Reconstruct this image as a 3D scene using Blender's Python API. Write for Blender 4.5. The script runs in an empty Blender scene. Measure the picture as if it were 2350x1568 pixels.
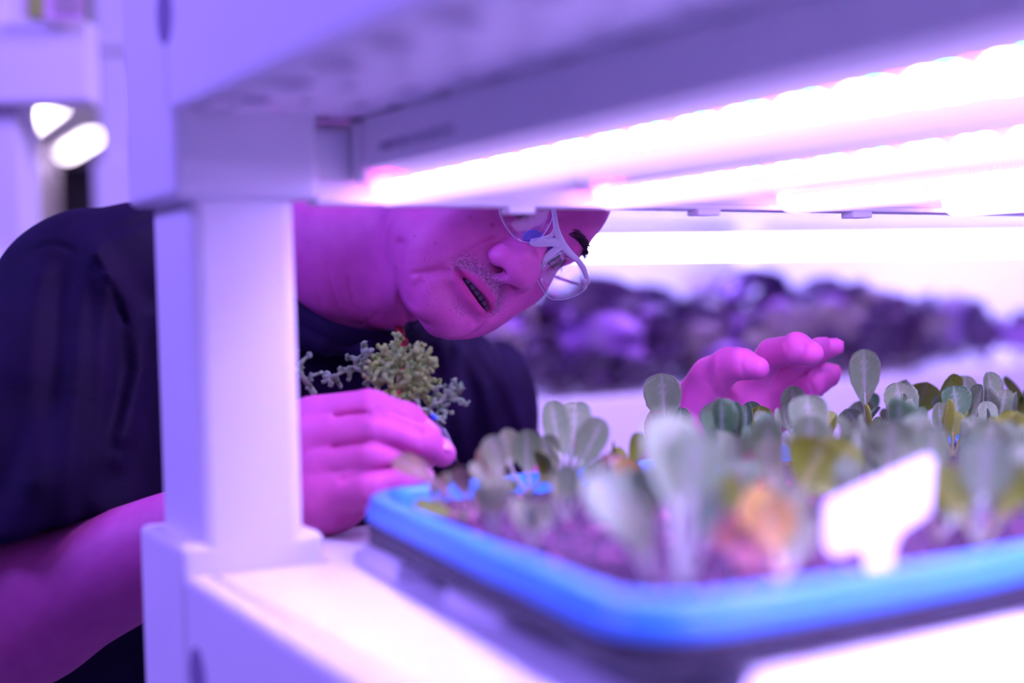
import bpy, bmesh, math, random
import numpy as np
from mathutils import Vector, Matrix, Quaternion

S = bpy.context.scene
COL = S.collection
random.seed(7)

# ------------------------------------------------------------------ camera
H = 1.40                      # camera height above the floor
F_PX = 3264.0                 # 50 mm lens, 2350 px frame
PITCH, ROLL = math.radians(2.35), math.radians(1.43)
_f = np.array((0, math.cos(PITCH), -math.sin(PITCH)))
_r0 = np.array((1.0, 0, 0))
_u0 = np.array((0, math.sin(PITCH), math.cos(PITCH)))
_r = _r0 * math.cos(ROLL) - _u0 * math.sin(ROLL)
_u = _r0 * math.sin(ROLL) + _u0 * math.cos(ROLL)
CAM = np.array((0.0, 0.0, H))
cam_data = bpy.data.cameras.new('camera')
cam_data.lens = F_PX / 2350 * 36
cam_data.sensor_width = 36
cam_data.clip_start = 0.02
cam_data.dof.use_dof = True
cam_data.dof.focus_distance = 1.11
cam_data.dof.aperture_fstop = 1.75
cam_data.dof.aperture_blades = 0
cam = bpy.data.objects.new('camera', cam_data)
COL.objects.link(cam)
cam.matrix_world = Matrix(((_r[0], _u[0], -_f[0], 0), (_r[1], _u[1], -_f[1], 0), (_r[2], _u[2], -_f[2], H), (0, 0, 0, 1)))
S.camera = cam


def ray(px, py):
    return _f + _r * (px - 1175) / F_PX - _u * (py - 784) / F_PX


def P(px, py, Y):
    "world point seen at photo pixel px, py at world depth Y"
    d = ray(px, py)
    return CAM + d * (Y / d[1])


def PZ(px, py, z):
    "world point seen at photo pixel px, py at height z above the camera's height"
    d = ray(px, py)
    return CAM + d * (z / d[2])


# ------------------------------------------------------------------ world and light
world = bpy.data.worlds.new('room_glow')
S.world = world
world.use_nodes = True
world.node_tree.nodes['Background'].inputs[0].default_value = (0.30, 0.19, 1.0, 1)
world.node_tree.nodes['Background'].inputs[1].default_value = 0.17
S.view_settings.view_transform = 'Standard'
S.view_settings.look = 'None'
S.view_settings.exposure = 1.1
S.view_settings.gamma = 1.0
S.view_settings.use_curve_mapping = False
S.cycles.max_bounces = 8
S.cycles.diffuse_bounces = 4
S.cycles.glossy_bounces = 3
S.cycles.transmission_bounces = 6
S.cycles.transparent_max_bounces = 12
S.cycles.sample_clamp_indirect = 4.0
S.cycles.use_denoising = True
LAMP = (0.44, 0.25, 1.0)      # colour of the grow light




def area(name, loc, target, sx, sy, power, col):
    l = bpy.data.lights.new(name, 'AREA'); l.shape = 'RECTANGLE'; l.size = sx; l.size_y = sy
    l.energy = power; l.color = col
    o = bpy.data.objects.new(name, l); COL.objects.link(o)
    o.location = loc
    o.rotation_euler = (Vector(target) - Vector(loc)).to_track_quat('-Z', 'Y').to_euler()
    return o


# added area light out of view, above left; brightens the fascia and post
area('added_left_fill', (-1.8, 0.65, H + 1.30), (-0.1, 0.7, H), 1.2, 0.5, 34, (0.28, 0.175, 1.0))
# added unseen area light over the aisle, lifting the face of the rear rack
area('added_back_fill', (0.75, 1.35, H + 0.80), (0.75, 1.7, H - 0.4), 1.4, 0.3, 24, (0.50, 0.32, 1.0))


# ------------------------------------------------------------------ materials
def srgb(r, g, b):
    f = lambda c: (c / 255 / 12.92) if c / 255 <= 0.04045 else ((c / 255 + 0.055) / 1.055) ** 2.4
    return (f(r), f(g), f(b))


def mat(name, col, rough=0.5, spec=0.5, metal=0.0, noise=0.0, nscale=40.0, col2=None, bump=0.0, bscale=200.0,
        sss=0.0, sssr=(0.01, 0.004, 0.002), trans=0.0, ior=1.45, coat=0.0, transl=0.0):
    m = bpy.data.materials.new(name)
    m.use_nodes = True
    nt = m.node_tree
    b = nt.nodes['Principled BSDF']
    b.inputs['Base Color'].default_value = (*col, 1)
    b.inputs['Roughness'].default_value = rough
    b.inputs['Specular IOR Level'].default_value = spec
    b.inputs['Metallic'].default_value = metal
    b.inputs['IOR'].default_value = ior
    b.inputs['Transmission Weight'].default_value = trans
    b.inputs['Coat Weight'].default_value = coat
    if sss:
        b.inputs['Subsurface Weight'].default_value = sss
        b.inputs['Subsurface Radius'].default_value = (1, 0.4, 0.25)
        b.inputs['Subsurface Scale'].default_value = sssr[0]
    tc = nt.nodes.new('ShaderNodeTexCoord')
    if noise:
        n = nt.nodes.new('ShaderNodeTexNoise')
        n.inputs['Scale'].default_value = nscale
        n.inputs['Detail'].default_value = 4
        nt.links.new(tc.outputs['Object'], n.inputs['Vector'])
        mx = nt.nodes.new('ShaderNodeMix')
        mx.data_type = 'RGBA'
        c2 = col2 if col2 else tuple(max(0, c * (1 - noise)) for c in col)
        mx.inputs[6].default_value = (*col, 1)
        mx.inputs[7].default_value = (*c2, 1)
        rp = nt.nodes.new('ShaderNodeMapRange')
        rp.inputs['From Min'].default_value = 0.35
        rp.inputs['From Max'].default_value = 0.65
        nt.links.new(n.outputs['Fac'], rp.inputs['Value'])
        nt.links.new(rp.outputs[0], mx.inputs[0])
        nt.links.new(mx.outputs[2], b.inputs['Base Color'])
    if bump:
        n2 = nt.nodes.new('ShaderNodeTexNoise')
        n2.inputs['Scale'].default_value = bscale
        n2.inputs['Detail'].default_value = 3
        nt.links.new(tc.outputs['Object'], n2.inputs['Vector'])
        bp = nt.nodes.new('ShaderNodeBump')
        bp.inputs['Strength'].default_value = bump
        bp.inputs['Distance'].default_value = 0.001
        nt.links.new(n2.outputs['Fac'], bp.inputs['Height'])
        nt.links.new(bp.outputs[0], b.inputs['Normal'])
    if transl:
        tr = nt.nodes.new('ShaderNodeBsdfTranslucent')
        tr.inputs['Color'].default_value = (*[c * 0.9 for c in col], 1)
        ms = nt.nodes.new('ShaderNodeMixShader')
        ms.inputs[0].default_value = transl
        out = nt.nodes['Material Output']
        nt.links.new(b.outputs[0], ms.inputs[1])
        nt.links.new(tr.outputs[0], ms.inputs[2])
        nt.links.new(ms.outputs[0], out.inputs[0])
    return m


def emit(name, col, strength, transp=0.0):
    m = bpy.data.materials.new(name)
    m.use_nodes = True
    nt = m.node_tree
    nt.nodes.remove(nt.nodes['Principled BSDF'])
    e = nt.nodes.new('ShaderNodeEmission')
    e.inputs[0].default_value = (*col, 1)
    e.inputs[1].default_value = strength
    out = nt.nodes['Material Output']
    if transp:
        t = nt.nodes.new('ShaderNodeBsdfTransparent')
        ms = nt.nodes.new('ShaderNodeMixShader')
        ms.inputs[0].default_value = transp
        nt.links.new(e.outputs[0], ms.inputs[1])
        nt.links.new(t.outputs[0], ms.inputs[2])
        nt.links.new(ms.outputs[0], out.inputs[0])
    else:
        nt.links.new(e.outputs[0], out.inputs[0])
    return m


M = {}
M['plastic'] = mat('white_rack_plastic', (0.80, 0.80, 0.82), 0.42, 0.4, noise=0.04, nscale=6, bump=0.05, bscale=300)
M['panel'] = mat('white_foam_panel', (0.86, 0.85, 0.86), 0.7, 0.2, noise=0.05, nscale=20, bump=0.2, bscale=400)
M['housing'] = mat('lamp_housing_plastic', (0.78, 0.78, 0.80), 0.35, 0.5)
M['print'] = mat('grey_print', (0.25, 0.22, 0.35), 0.6)
M['gap_shade'] = mat('painted_recess_shade', (0.22, 0.17, 0.30), 0.8)  # flat dark colour standing in for the shade inside holes
M['blue'] = mat('blue_tray_plastic', (0.05, 0.32, 0.92), 0.30, 0.55, noise=0.08, nscale=25)
M['black'] = mat('black_plastic', (0.02, 0.015, 0.03), 0.45)
M['tag'] = mat('white_tag_plastic', (0.88, 0.87, 0.88), 0.5, 0.3)
M['wall'] = mat('wall_paint', (0.80, 0.78, 0.80), 0.8, 0.2, noise=0.05, nscale=3)
M['floor'] = mat('floor_vinyl', (0.35, 0.34, 0.38), 0.5, noise=0.2, nscale=5)
M['dark'] = mat('dark_doorway', (0.03, 0.02, 0.04), 0.7)


# ------------------------------------------------------------------ object helpers
def link(o, parent=None):
    COL.objects.link(o)
    if parent is not None:
        o.parent = parent
    return o


def thing(name, label, cat, loc=(0, 0, 0), rotz=0, group=None):
    o = bpy.data.objects.new(name, None)
    o.empty_display_size = 0.05
    link(o)
    o.location = loc
    o.rotation_euler = (0, 0, rotz)
    tag(o, label, cat, group)
    return o


def tag(o, label=None, cat=None, group=None, kind=None):
    if label: o['label'] = label
    if cat: o['category'] = cat
    if group: o['group'] = group
    if kind: o['kind'] = kind
    return o


def mesh_obj(name, bm, m, parent=None, smooth=True, loc=None):
    me = bpy.data.meshes.new(name)
    bmesh.ops.recalc_face_normals(bm, faces=bm.faces[:])
    bm.to_mesh(me)
    bm.free()
    me.materials.append(m)
    if smooth:
        me.shade_smooth()
        for f in me.polygons: f.use_smooth = True
    o = bpy.data.objects.new(name, me)
    link(o, parent)
    if loc is not None: o.location = loc
    return o


def np_obj(name, v, f, m, parent=None):
    me = bpy.data.meshes.new(name)
    me.vertices.add(len(v)); me.vertices.foreach_set('co', np.asarray(v, np.float32).ravel())
    nf = len(f)
    me.loops.add(nf * 4); me.loops.foreach_set('vertex_index', np.asarray(f, np.int32).ravel())
    me.polygons.add(nf); me.polygons.foreach_set('loop_start', np.arange(0, nf * 4, 4, dtype=np.int32))
    me.update(calc_edges=True)
    me.polygons.foreach_set('use_smooth', np.ones(nf, bool))
    me.materials.append(m)
    o = bpy.data.objects.new(name, me)
    return link(o, parent)


def box(bm, x0, x1, y0, y1, z0, z1, bev=0.0, seg=2):
    vs = [bm.verts.new(c) for c in ((x0, y0, z0), (x1, y0, z0), (x1, y1, z0), (x0, y1, z0), (x0, y0, z1), (x1, y0, z1), (x1, y1, z1), (x0, y1, z1))]
    fs = [bm.faces.new([vs[i] for i in q]) for q in ((0, 3, 2, 1), (4, 5, 6, 7), (0, 1, 5, 4), (1, 2, 6, 5), (2, 3, 7, 6), (3, 0, 4, 7))]
    if bev:
        es = list({e for f in fs for e in f.edges})
        bmesh.ops.bevel(bm, geom=es, offset=bev, segments=seg, profile=0.5, affect='EDGES')


def sweep(bm, pts, radii, n=10, cap=True, flat=1.0, up=None):
    "tube through pts with radii; flat squashes along the second normal"
    pts = [Vector(p) for p in pts]
    rings = []
    prev = None
    for i, p in enumerate(pts):
        t = (pts[min(i + 1, len(pts) - 1)] - pts[max(i - 1, 0)])
        if t.length < 1e-9: t = Vector((0, 0, 1))
        t.normalize()
        if prev is None:
            a = Vector(up) if up is not None else (Vector((0, 0, 1)) if abs(t.z) < 0.9 else Vector((1, 0, 0)))
        else:
            a = prev
        a = (a - t * a.dot(t)).normalized()
        prev = a
        b = t.cross(a)
        r = radii[i] if hasattr(radii, '__len__') else radii
        rings.append([bm.verts.new(p + a * (r * flat * math.cos(k * 2 * math.pi / n)) + b * (r * math.sin(k * 2 * math.pi / n))) for k in range(n)])
    for r0, r1 in zip(rings, rings[1:]):
        for k in range(n):
            bm.faces.new((r0[k], r0[(k + 1) % n], r1[(k + 1) % n], r1[k]))
    if cap:
        bm.faces.new(rings[0][::-1]); bm.faces.new(rings[-1])


def smooth_path(pts, n=6):
    "Catmull-Rom through pts"
    pts = [np.array(p, float) for p in pts]
    q = [2 * pts[0] - pts[1]] + pts + [2 * pts[-1] - pts[-2]]
    out = []
    for i in range(1, len(q) - 2):
        for k in range(n):
            t = k / n
            out.append(0.5 * ((2 * q[i]) + (-q[i - 1] + q[i + 1]) * t + (2 * q[i - 1] - 5 * q[i] + 4 * q[i + 1] - q[i + 2]) * t * t + (-q[i - 1] + 3 * q[i] - 3 * q[i + 1] + q[i + 2]) * t ** 3))
    out.append(pts[-1])
    return out


# ------------------------------------------------------------------ implicit surfaces -> one continuous mesh
def sph(p, c, r):
    return np.linalg.norm(p - np.array(c, np.float32), axis=1) - r


def ell(p, c, r):
    q = p - np.array(c, np.float32)
    r = np.array(r, np.float32)
    k0 = np.linalg.norm(q / r, axis=1)
    k1 = np.linalg.norm(q / (r * r), axis=1) + 1e-9
    return k0 * (k0 - 1) / k1


def cap(p, a, b, ra, rb):
    a = np.array(a, np.float32); b = np.array(b, np.float32)
    ab = b - a
    t = np.clip(((p - a) @ ab) / (ab @ ab), 0, 1)
    return np.linalg.norm(p - a - t[:, None] * ab, axis=1) - (ra + (rb - ra) * t)


def chain(p, pts, rs, k=0.003):
    d = None
    for i in range(len(pts) - 1):
        e = cap(p, pts[i], pts[i + 1], rs[i], rs[i + 1])
        d = e if d is None else smin(d, e, k)
    return d


def smin(a, b, k):
    h = np.maximum(k - np.abs(a - b), 0) / k
    return np.minimum(a, b) - h * h * k * 0.25


def smax(a, b, k):
    return -smin(-a, -b, k)


def line2(u, w, pts):
    "distance in a plane to a polyline"
    d = None
    for (a0, a1), (b0, b1) in zip(pts, pts[1:]):
        du, dw = b0 - a0, b1 - a1
        t = np.clip(((u - a0) * du + (w - a1) * dw) / (du * du + dw * dw), 0, 1)
        e = np.hypot(u - a0 - t * du, w - a1 - t * dw)
        d = e if d is None else np.minimum(d, e)
    return d


def sdf_mesh(fn, lo, hi, h, n=8, margin=1.4, skip=None):
    lo = np.array(lo, float); hi = np.array(hi, float)
    Hh = h * n
    nb = np.ceil((hi - lo) / Hh).astype(int)
    g = np.stack(np.meshgrid(*[np.arange(k) for k in nb], indexing='ij'), -1).reshape(-1, 3)
    cen = (lo + (g + 0.5) * Hh).astype(np.float32)
    d = np.concatenate([fn(c) for c in np.array_split(cen, max(1, len(cen) // 200000))])
    g = g[np.abs(d) < margin * Hh]
    if not len(g): raise RuntimeError('empty implicit surface')
    m = n + 1
    loc = np.stack(np.meshgrid(np.arange(m), np.arange(m), np.arange(m), indexing='ij'), -1)
    NX = nb * n + 2
    key = lambda c: (c[..., 0] + 1) * (NX[1] + 2) * (NX[2] + 2) + (c[..., 1] + 1) * (NX[2] + 2) + (c[..., 2] + 1)
    ks, vs, qs = [], [], []
    for gb in np.array_split(g, max(1, len(g) // 400)):
        base = gb[:, None, None, None, :] * n
        ci = base + loc[None]
        pts = (lo + ci.reshape(-1, 3) * h).astype(np.float32)
        V = fn(pts).reshape(len(gb), m, m, m)
        s = V < 0
        # cells
        cs = np.zeros((len(gb), n, n, n, 3)); cn = np.zeros((len(gb), n, n, n))
        for ax in range(3):
            for a in (0, 1):
                for b in (0, 1):
                    o0 = [0, 0, 0]; oth = [i for i in range(3) if i != ax]
                    o0[oth[0]] = a; o0[oth[1]] = b
                    o1 = list(o0); o1[ax] = 1
                    A = V[:, o0[0]:o0[0] + n, o0[1]:o0[1] + n, o0[2]:o0[2] + n]
                    B = V[:, o1[0]:o1[0] + n, o1[1]:o1[1] + n, o1[2]:o1[2] + n]
                    x = (A < 0) != (B < 0)
                    t = np.where(x, A / np.where(x, A - B, 1), 0)
                    for k in range(3):
                        cs[..., k] += np.where(x, (t if k == ax else o0[k]), 0)
                    cn += x
        ok = cn > 0
        cell = ci[:, :n, :n, :n][ok]
        ks.append(key(cell)); vs.append(lo + (cell + cs[ok] / cn[ok][:, None]) * h)
        for ax in range(3):
            A = s[:, :n, :n, :n]
            sl = [slice(0, n)] * 3; sl[ax] = slice(1, n + 1)
            B = s[:, sl[0], sl[1], sl[2]]
            x = A != B
            c = ci[:, :n, :n, :n][x]
            inside = A[x]
            u = np.zeros(3, int); w = np.zeros(3, int)
            u[(ax + 1) % 3] = 1; w[(ax + 2) % 3] = 1
            q = np.stack([key(c - u - w), key(c - w), key(c), key(c - u)], 1)
            q[~inside] = q[~inside][:, ::-1]
            qs.append(q)
    ks = np.concatenate(ks); vs = np.concatenate(vs); qs = np.concatenate(qs)
    ks, idx = np.unique(ks, return_index=True); vs = vs[idx]
    j = np.searchsorted(ks, qs); j = np.clip(j, 0, len(ks) - 1)
    good = (ks[j] == qs).all(1)
    f = j[good]
    if skip is not None:
        cc = vs[f].mean(1)
        f = f[~skip(cc)]
        used, inv = np.unique(f, return_inverse=True)
        vs = vs[used]; f = inv.reshape(-1, 4)
    return vs, f

# ------------------------------------------------------------------ the rack in front
TH = math.radians(28.6)
o0 = P(432, 460, 0.853)
RO = np.array((o0[0], o0[1], H))                 # rack corner; local x runs along the end beam, local y away from the camera
AX = np.array((math.cos(TH), math.sin(TH), 0)); AY = np.array((-math.sin(TH), math.cos(TH), 0))


def W(x, y, z):
    "rack-local point -> world (z counted from camera height)"
    return RO + AX * x + AY * y + np.array((0, 0, z))


def rack_x(px, py, y=0.0):
    "rack-local x where the ray of a photo pixel meets the plane local y"
    d = ray(px, py); n = AY
    t = ((RO - CAM) @ n + y) / (d @ n)
    return float((CAM + d * t - RO) @ AX), float((CAM + d * t - RO)[2])


Z_LOW, Z_UP = -0.170, 0.106                      # top of the lower shelf rim, underside of the upper shelf
RL = 1.15                                        # length towards the camera
RW = 0.90


def rack_root(name, label, loc, rz, group=None):
    return thing(name, label, 'rack', loc, rz, group)


def perforated(bm, x0, x1, y0, y1, z, rows, py, depth=0.02):
    "underside panel with real oval holes; rows = [(centre x, half x, half y)]"
    xs = [x0] + [(rows[i][0] + rows[i + 1][0]) / 2 for i in range(len(rows) - 1)] + [x1]
    ny = int(round((y1 - y0) / py))
    for j in range(ny):
        ya, yb = y0 + j * py, y0 + (j + 1) * py
        for i, (cx, hx, hy) in enumerate(rows):
            xa, xb = xs[i], xs[i + 1]
            cy = (ya + yb) / 2
            n = 12
            outer, inner, top = [], [], []
            for k in range(n):
                a = 2 * math.pi * (k + 0.5) / n
                c, s = math.cos(a), math.sin(a)
                m = max(abs(c), abs(s))
                ox = (xa + xb) / 2 + c / m * (xb - xa) / 2; oy = cy + s / m * (yb - ya) / 2
                outer.append(bm.verts.new((ox, oy, z)))
                inner.append(bm.verts.new((cx + hx * c, cy + hy * s, z)))
                top.append(bm.verts.new((cx + hx * c, cy + hy * s, z + depth)))
            for k in range(n):
                q = (k + 1) % n
                bm.faces.new((outer[k], outer[q], inner[q], inner[k]))
                bm.faces.new((inner[k], inner[q], top[q], top[k]))


def build_rack():
    r = rack_root('growing_rack', 'white plastic shelving rack in the foreground holding the blue seedling tray', (RO[0], RO[1], 0), TH)
    z = lambda v: H + v
    def part(name, fn, m='plastic', label=None, parent=r, smooth=False):
        bm = bmesh.new(); fn(bm)
        o = mesh_obj(name, bm, M[m], parent, smooth)
        if label: o['label'] = label
        return o
    # posts: between the shelves and down to the floor
    for (x0, y0) in ((0, 0), (RW - 0.08, 0), (0, -RL + 0.0), (RW - 0.08, -RL)):
        def post(bm, x0=x0, y0=y0):
            box(bm, x0, x0 + 0.068, y0, y0 + 0.088, z(-0.165), z(0.075), 0.009, 3)
            box(bm, x0, x0 + 0.068, y0, y0 + 0.088, 0.0, z(-0.26), 0.009, 3)
            box(bm, x0, x0 + 0.068, y0, y0 + 0.088, z(0.2), z(0.45), 0.009, 3)
        part('post', post, smooth=False)
    # corner sockets (upper shelf hangs over the post, lower one stands up around it)
    for (x0, y0) in ((-0.012, -0.012), (RW - 0.09, -0.012), (-0.012, -RL - 0.012), (RW - 0.09, -RL - 0.012)):
        def sock(bm, x0=x0, y0=y0):
            box(bm, x0, x0 + 0.092, y0, y0 + 0.112, z(0.0545), z(0.205), 0.006, 3)
        part('corner_socket', sock)
        def sock2(bm, x0=x0, y0=y0):
            box(bm, x0, x0 + 0.092, y0 + 0.012, y0 + 0.112, z(-0.275), z(-0.153), 0.005, 3)
        part('corner_socket', sock2)
    # upper shelf: fascia all round, underside with oval holes
    def upper(bm):
        box(bm, -0.012, 0.000, -RL, 0.0, z(0.106), z(0.198), 0.003)
        box(bm, RW - 0.012, RW, -RL, 0.0, z(0.106), z(0.198), 0.003)
        box(bm, 0.0, RW - 0.012, 0.085, 0.1, z(0.106), z(0.198), 0.003)
        box(bm, 0.0, RW - 0.012, -RL, -RL + 0.012, z(0.106), z(0.198), 0.003)
        box(bm, -0.005, RW - 0.005, -RL, 0.09, z(0.190), z(0.196))
    part('upper_shelf', upper)
    def under(bm):
        rows = []
        x = 0.0145
        i = 0
        while x < RW - 0.03:
            big = (i % 3 == 0)
            rows.append((x, 0.0150 if big else 0.007, 0.019 if big else 0.010))
            x += 0.0345; i += 1
        perforated(bm, 0.0, RW - 0.012, -RL + 0.01, 0.0, z(Z_UP), rows, 0.0650, 0.009)
        
    part('perforated_underside', under)
    part('hole_shade_sheet', lambda bm: box(bm, 0.002, RW - 0.014, -RL + 0.02, -0.002, z(0.117), z(0.120)), 'gap_shade', 'added dark sheet giving shade in the oval holes')  # sheet added above the panel so the holes read as shaded
    # end beam carrying the lamps
    def beam(bm):
        box(bm, 0.079, RW - 0.06, 0.0, 0.014, z(0.052), z(0.0995), 0.002)
        box(bm, 0.079, RW - 0.06, -0.006, 0.002, z(0.0525), z(0.0565), 0.001)
        for v in bm.verts: v.co.z -= 0.0095 * (v.co.x - 0.08)
    part('end_beam', beam)
    for (px, py) in ((1190, 487), (1617, 491), (1968, 495)):
        x, _ = rack_x(px, py)
        def clip(bm, x=x):
            box(bm, x - 0.010, x + 0.010, -0.006, 0.008, z(0.0478 - .0095 * (x - .08)), z(0.0530 - .0095 * (x - .08)), 0.0012)
        part('clip', clip)
    # lower shelf: rim, deck
    def rim(bm):
        box(bm, -0.012, 0.004, -RL, -0.004, z(-0.262), z(-0.170), 0.004, 3)
        box(bm, RW - 0.016, RW, -RL, 0.0, z(-0.262), z(-0.170), 0.004, 3)
        box(bm, 0.078, RW - 0.09, 0.084, 0.1, z(-0.262), z(-0.170), 0.004, 3)
        box(bm, -0.0, RW, -RL - 0.012, -RL + 0.004, z(-0.262), z(-0.170), 0.004, 3)
    part('lower_shelf_rim', rim)
    def deck(bm):
        box(bm, 0.0085, RW - 0.02, -RL + 0.006, -0.001, z(-0.186), z(-0.1725), 0.002)
        box(bm, 0.082, RW - 0.09, -0.001, 0.084, z(-0.186), z(-0.1725), 0.002)
    part('deck', deck)
    # flat dark ovals near the corner, shade of recesses put in as colour
    for (xx, yy, zz, nm) in ((-0.0125, -0.006, 0.163, 'hole_shade_disc'), (-0.0125, -0.028, -0.226, 'hole_shade_disc')):
        def hole(bm, xx=xx, yy=yy, zz=zz):
            n = 20
            c = [bm.verts.new((xx, yy + 0.016 * math.cos(a * 2 * math.pi / n), z(zz) + 0.018 * math.sin(a * 2 * math.pi / n))) for a in range(n)]
            d = [bm.verts.new((v.co.x + 0.001, v.co.y, v.co.z)) for v in c]
            bm.faces.new(c); bm.faces.new(d[::-1])
            for k in range(n): bm.faces.new((c[k], c[(k + 1) % n], d[(k + 1) % n], d[k]))
        part(nm, hole, 'gap_shade', 'dark oval disc painted as the shade of a socket hole')
    return r


rack = build_rack()

# foam panel with a notched edge lying on the deck under the tray
def foam_panel():
    bm = bmesh.new()
    z0, z1 = H - 0.1725, H - 0.160
    x1 = RW - 0.03
    edge = []
    pitch = 0.128
    y = -0.02
    while y > -RL + 0.02:
        edge += [(0.092, y), (0.092, y - pitch * 0.50), (0.116, y - pitch * 0.60), (0.116, y - pitch * 0.92)]
        y -= pitch
    ye = edge[-1][1]
    poly = [(x1, -0.012)] + edge + [(x1, ye)]
    lo = [bm.verts.new((px, py, z0)) for px, py in poly]; hi = [bm.verts.new((px, py, z1)) for px, py in poly]
    bm.faces.new(lo[::-1]); top = bm.faces.new(hi)
    for k in range(len(poly)):
        q = (k + 1) % len(poly)
        bm.faces.new((lo[k], lo[q], hi[q], hi[k]))
    bmesh.ops.bevel(bm, geom=list(top.edges), offset=0.0035, segments=3, affect='EDGES')
    o = mesh_obj('foam_board', bm, M['panel'], None, False)
    o.location = (RO[0], RO[1], 0); o.rotation_euler = (0, 0, TH)
    tag(o, 'white foam board with a notched edge lying under the blue tray', 'board')
foam_panel()

# ------------------------------------------------------------------ grow lamps under the upper shelf
M['diff'] = emit('lamp_diffuser_glow', (0.60, 0.40, 1.0), 1.7, 0.6)
M['strip'] = mat('circuit_strip', (0.75, 0.72, 0.75), 0.5)
M['led_c'] = emit('led_cyan_white', (0.003, 0.34, 1.0), 460.0)
M['led_w'] = emit('led_white', (0.44, 0.27, 1.0), 620.0)
M['led_p'] = emit('led_pink', (1.0, 0.015, 0.50), 260.0)
LEDMESH = []
for nm in ('led_c', 'led_p', 'led_w'):
    bm = bmesh.new(); box(bm, -0.0016, 0.0016, -0.0020, 0.0020, 0.0006, 0.0009)
    me = bpy.data.meshes.new('led_chip'); bm.to_mesh(me); bm.free(); me.materials.append(M[nm]); LEDMESH.append(me)

ZT = 0.062
SAG = 0.0095                                     # the beam dips a little towards the far side


def lamp(x, label, n_led, length=1.10):
    ZT = 0.062 - SAG * 1.6 * (x - LX[0])
    t = thing('grow_lamp', label, 'grow lamp', (0, 0, 0), 0, 'LED lamp bars under the upper shelf')
    o = W(x, -0.002, 0); t.location = o; t.rotation_euler = (0, 0, TH)
    bm = bmesh.new()
    box(bm, -0.0165, 0.0165, -length, -0.016, ZT + 0.010, Z_UP - 0.0005, 0.003)
    mesh_obj('housing', bm, M['housing'], t, False)
    bm = bmesh.new()
    box(bm, -0.0180, 0.0180, -0.0155, -0.0005, ZT + 0.004, Z_UP - 0.0025, 0.003)
    mesh_obj('end_cap', bm, M['housing'], t, False)
    bm = bmesh.new()
    box(bm, -0.0180, 0.0180, -length - 0.015, -length - 0.0005, ZT + 0.004, Z_UP - 0.0025, 0.003)
    mesh_obj('end_cap', bm, M['housing'], t, False)
    bm = bmesh.new()                       # printed line of lettering, too blurred to read
    rnd = random.Random(int(x * 1000))
    y = -0.045
    for k in range(26):
        w = rnd.uniform(0.0012, 0.003)
        if rnd.random() < 0.2: y -= 0.003
        box(bm, -0.01685, -0.0163, y - w, y, ZT + 0.020, ZT + 0.0245)
        y -= w + 0.0011
    mesh_obj('printed_lettering', bm, M['print'], t, False)
    bm = bmesh.new()
    n = 14
    prof = [(0.0106 * math.cos(a), ZT + 0.0112 * math.sin(a)) for a in [math.pi + math.radians(-28) + k * (math.pi + 2 * math.radians(28)) / n for k in range(n + 1)]]
    ys = [-0.017 - (length - 0.04) * k / 12 for k in range(13)]
    rings = [[bm.verts.new((a, yy, b)) for a, b in prof] for yy in ys]
    endr = []
    for sc, dy in ((0.92, 0.005), (0.7, 0.010), (0.35, 0.0135), ):
        endr.insert(0, [bm.verts.new((a * sc, ys[0] + dy, ZT + (b - ZT) * sc + 0.002 * (1 - sc))) for a, b in prof])
    rings = endr + rings
    for r0, r1 in zip(rings, rings[1:]):
        for k in range(n): bm.faces.new((r0[k], r0[k + 1], r1[k + 1], r1[k]))
    bm.faces.new(rings[0]); bm.faces.new(rings[-1][::-1])
    mesh_obj('diffuser', bm, M['diff'], t, True)
    bm = bmesh.new()
    box(bm, -0.0045, 0.0045, -length + 0.02, -0.020, ZT + 0.0022, ZT + 0.0042)
    mesh_obj('light_strip', bm, M['strip'], t, False)
    for k in range(n_led):
        yy = -0.016 - k * 0.0115
        o = bpy.data.objects.new('led_chip', LEDMESH[(k + 1) % 3])
        link(o, t); o.location = (0, yy, ZT + 0.0012)
    # the light the bar throws down, narrower than a bare lamp
    l = bpy.data.lights.new('grow_light', 'AREA'); l.shape = 'RECTANGLE'; l.size = 0.012; l.size_y = length - 0.05
    l.energy = 2.6; l.color = (0.44, 0.33, 1.0); l.spread = math.radians(125)
    o = bpy.data.objects.new('grow_light', l); link(o, t); o.location = (0, -length / 2, ZT - 0.0002)
    return t


LX = [rack_x(px, 440, -0.012)[0] for px in (880, 1385, 1805, 2182)]
LN = ['LED grow lamp bar nearest the front corner post, its end right of the post',
      'second LED grow lamp bar from the front corner post, its end above the eyeglasses',
      'third LED grow lamp bar from the front corner post under the shelf',
      'LED grow lamp bar farthest from the front corner post, at the right']
for x, l in zip(LX, LN): lamp(x, l, 92)
print('LX', LX)
# ------------------------------------------------------------------ the person
# head pose: local x = his right, y = forward, z = up
_Rc = np.array([[-0.50617779, 0.43661427, 0.74374191], [-0.65296146, 0.36935539, -0.66122456], [-0.56340516, -0.82033199, 0.0981328]])
_tc = np.array([-0.03153767, -0.10065478, 1.19])
HS = 0.948
Cw = np.stack([_r, -_u, _f], 1)                 # camera axes (right, down, forward) in world
HR = Cw @ _Rc
HT = CAM + Cw @ _tc
HRf, HTf = HR.astype(np.float32), HT.astype(np.float32)


def to_head(p):
    return (p - HTf) @ HRf / HS


def head_w(x, y, z):
    return HR @ (np.array((x, y, z)) * HS) + HT


def HP(px, py, axis, val):
    "head-local point where a photo pixel's ray meets the head plane axis = val"
    d = ray(px, py); n = HR[:, axis]
    t = ((HT - CAM) @ n + val * HS) / (d @ n)
    return HR.T @ (CAM + d * t - HT) / HS


def g(d, w):
    return np.exp(-(d / w) ** 2)


def fold(pts):
    return [(abs(HP(px, py, 1, y)[0]), HP(px, py, 1, y)[2]) for px, py, y in pts]


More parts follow.
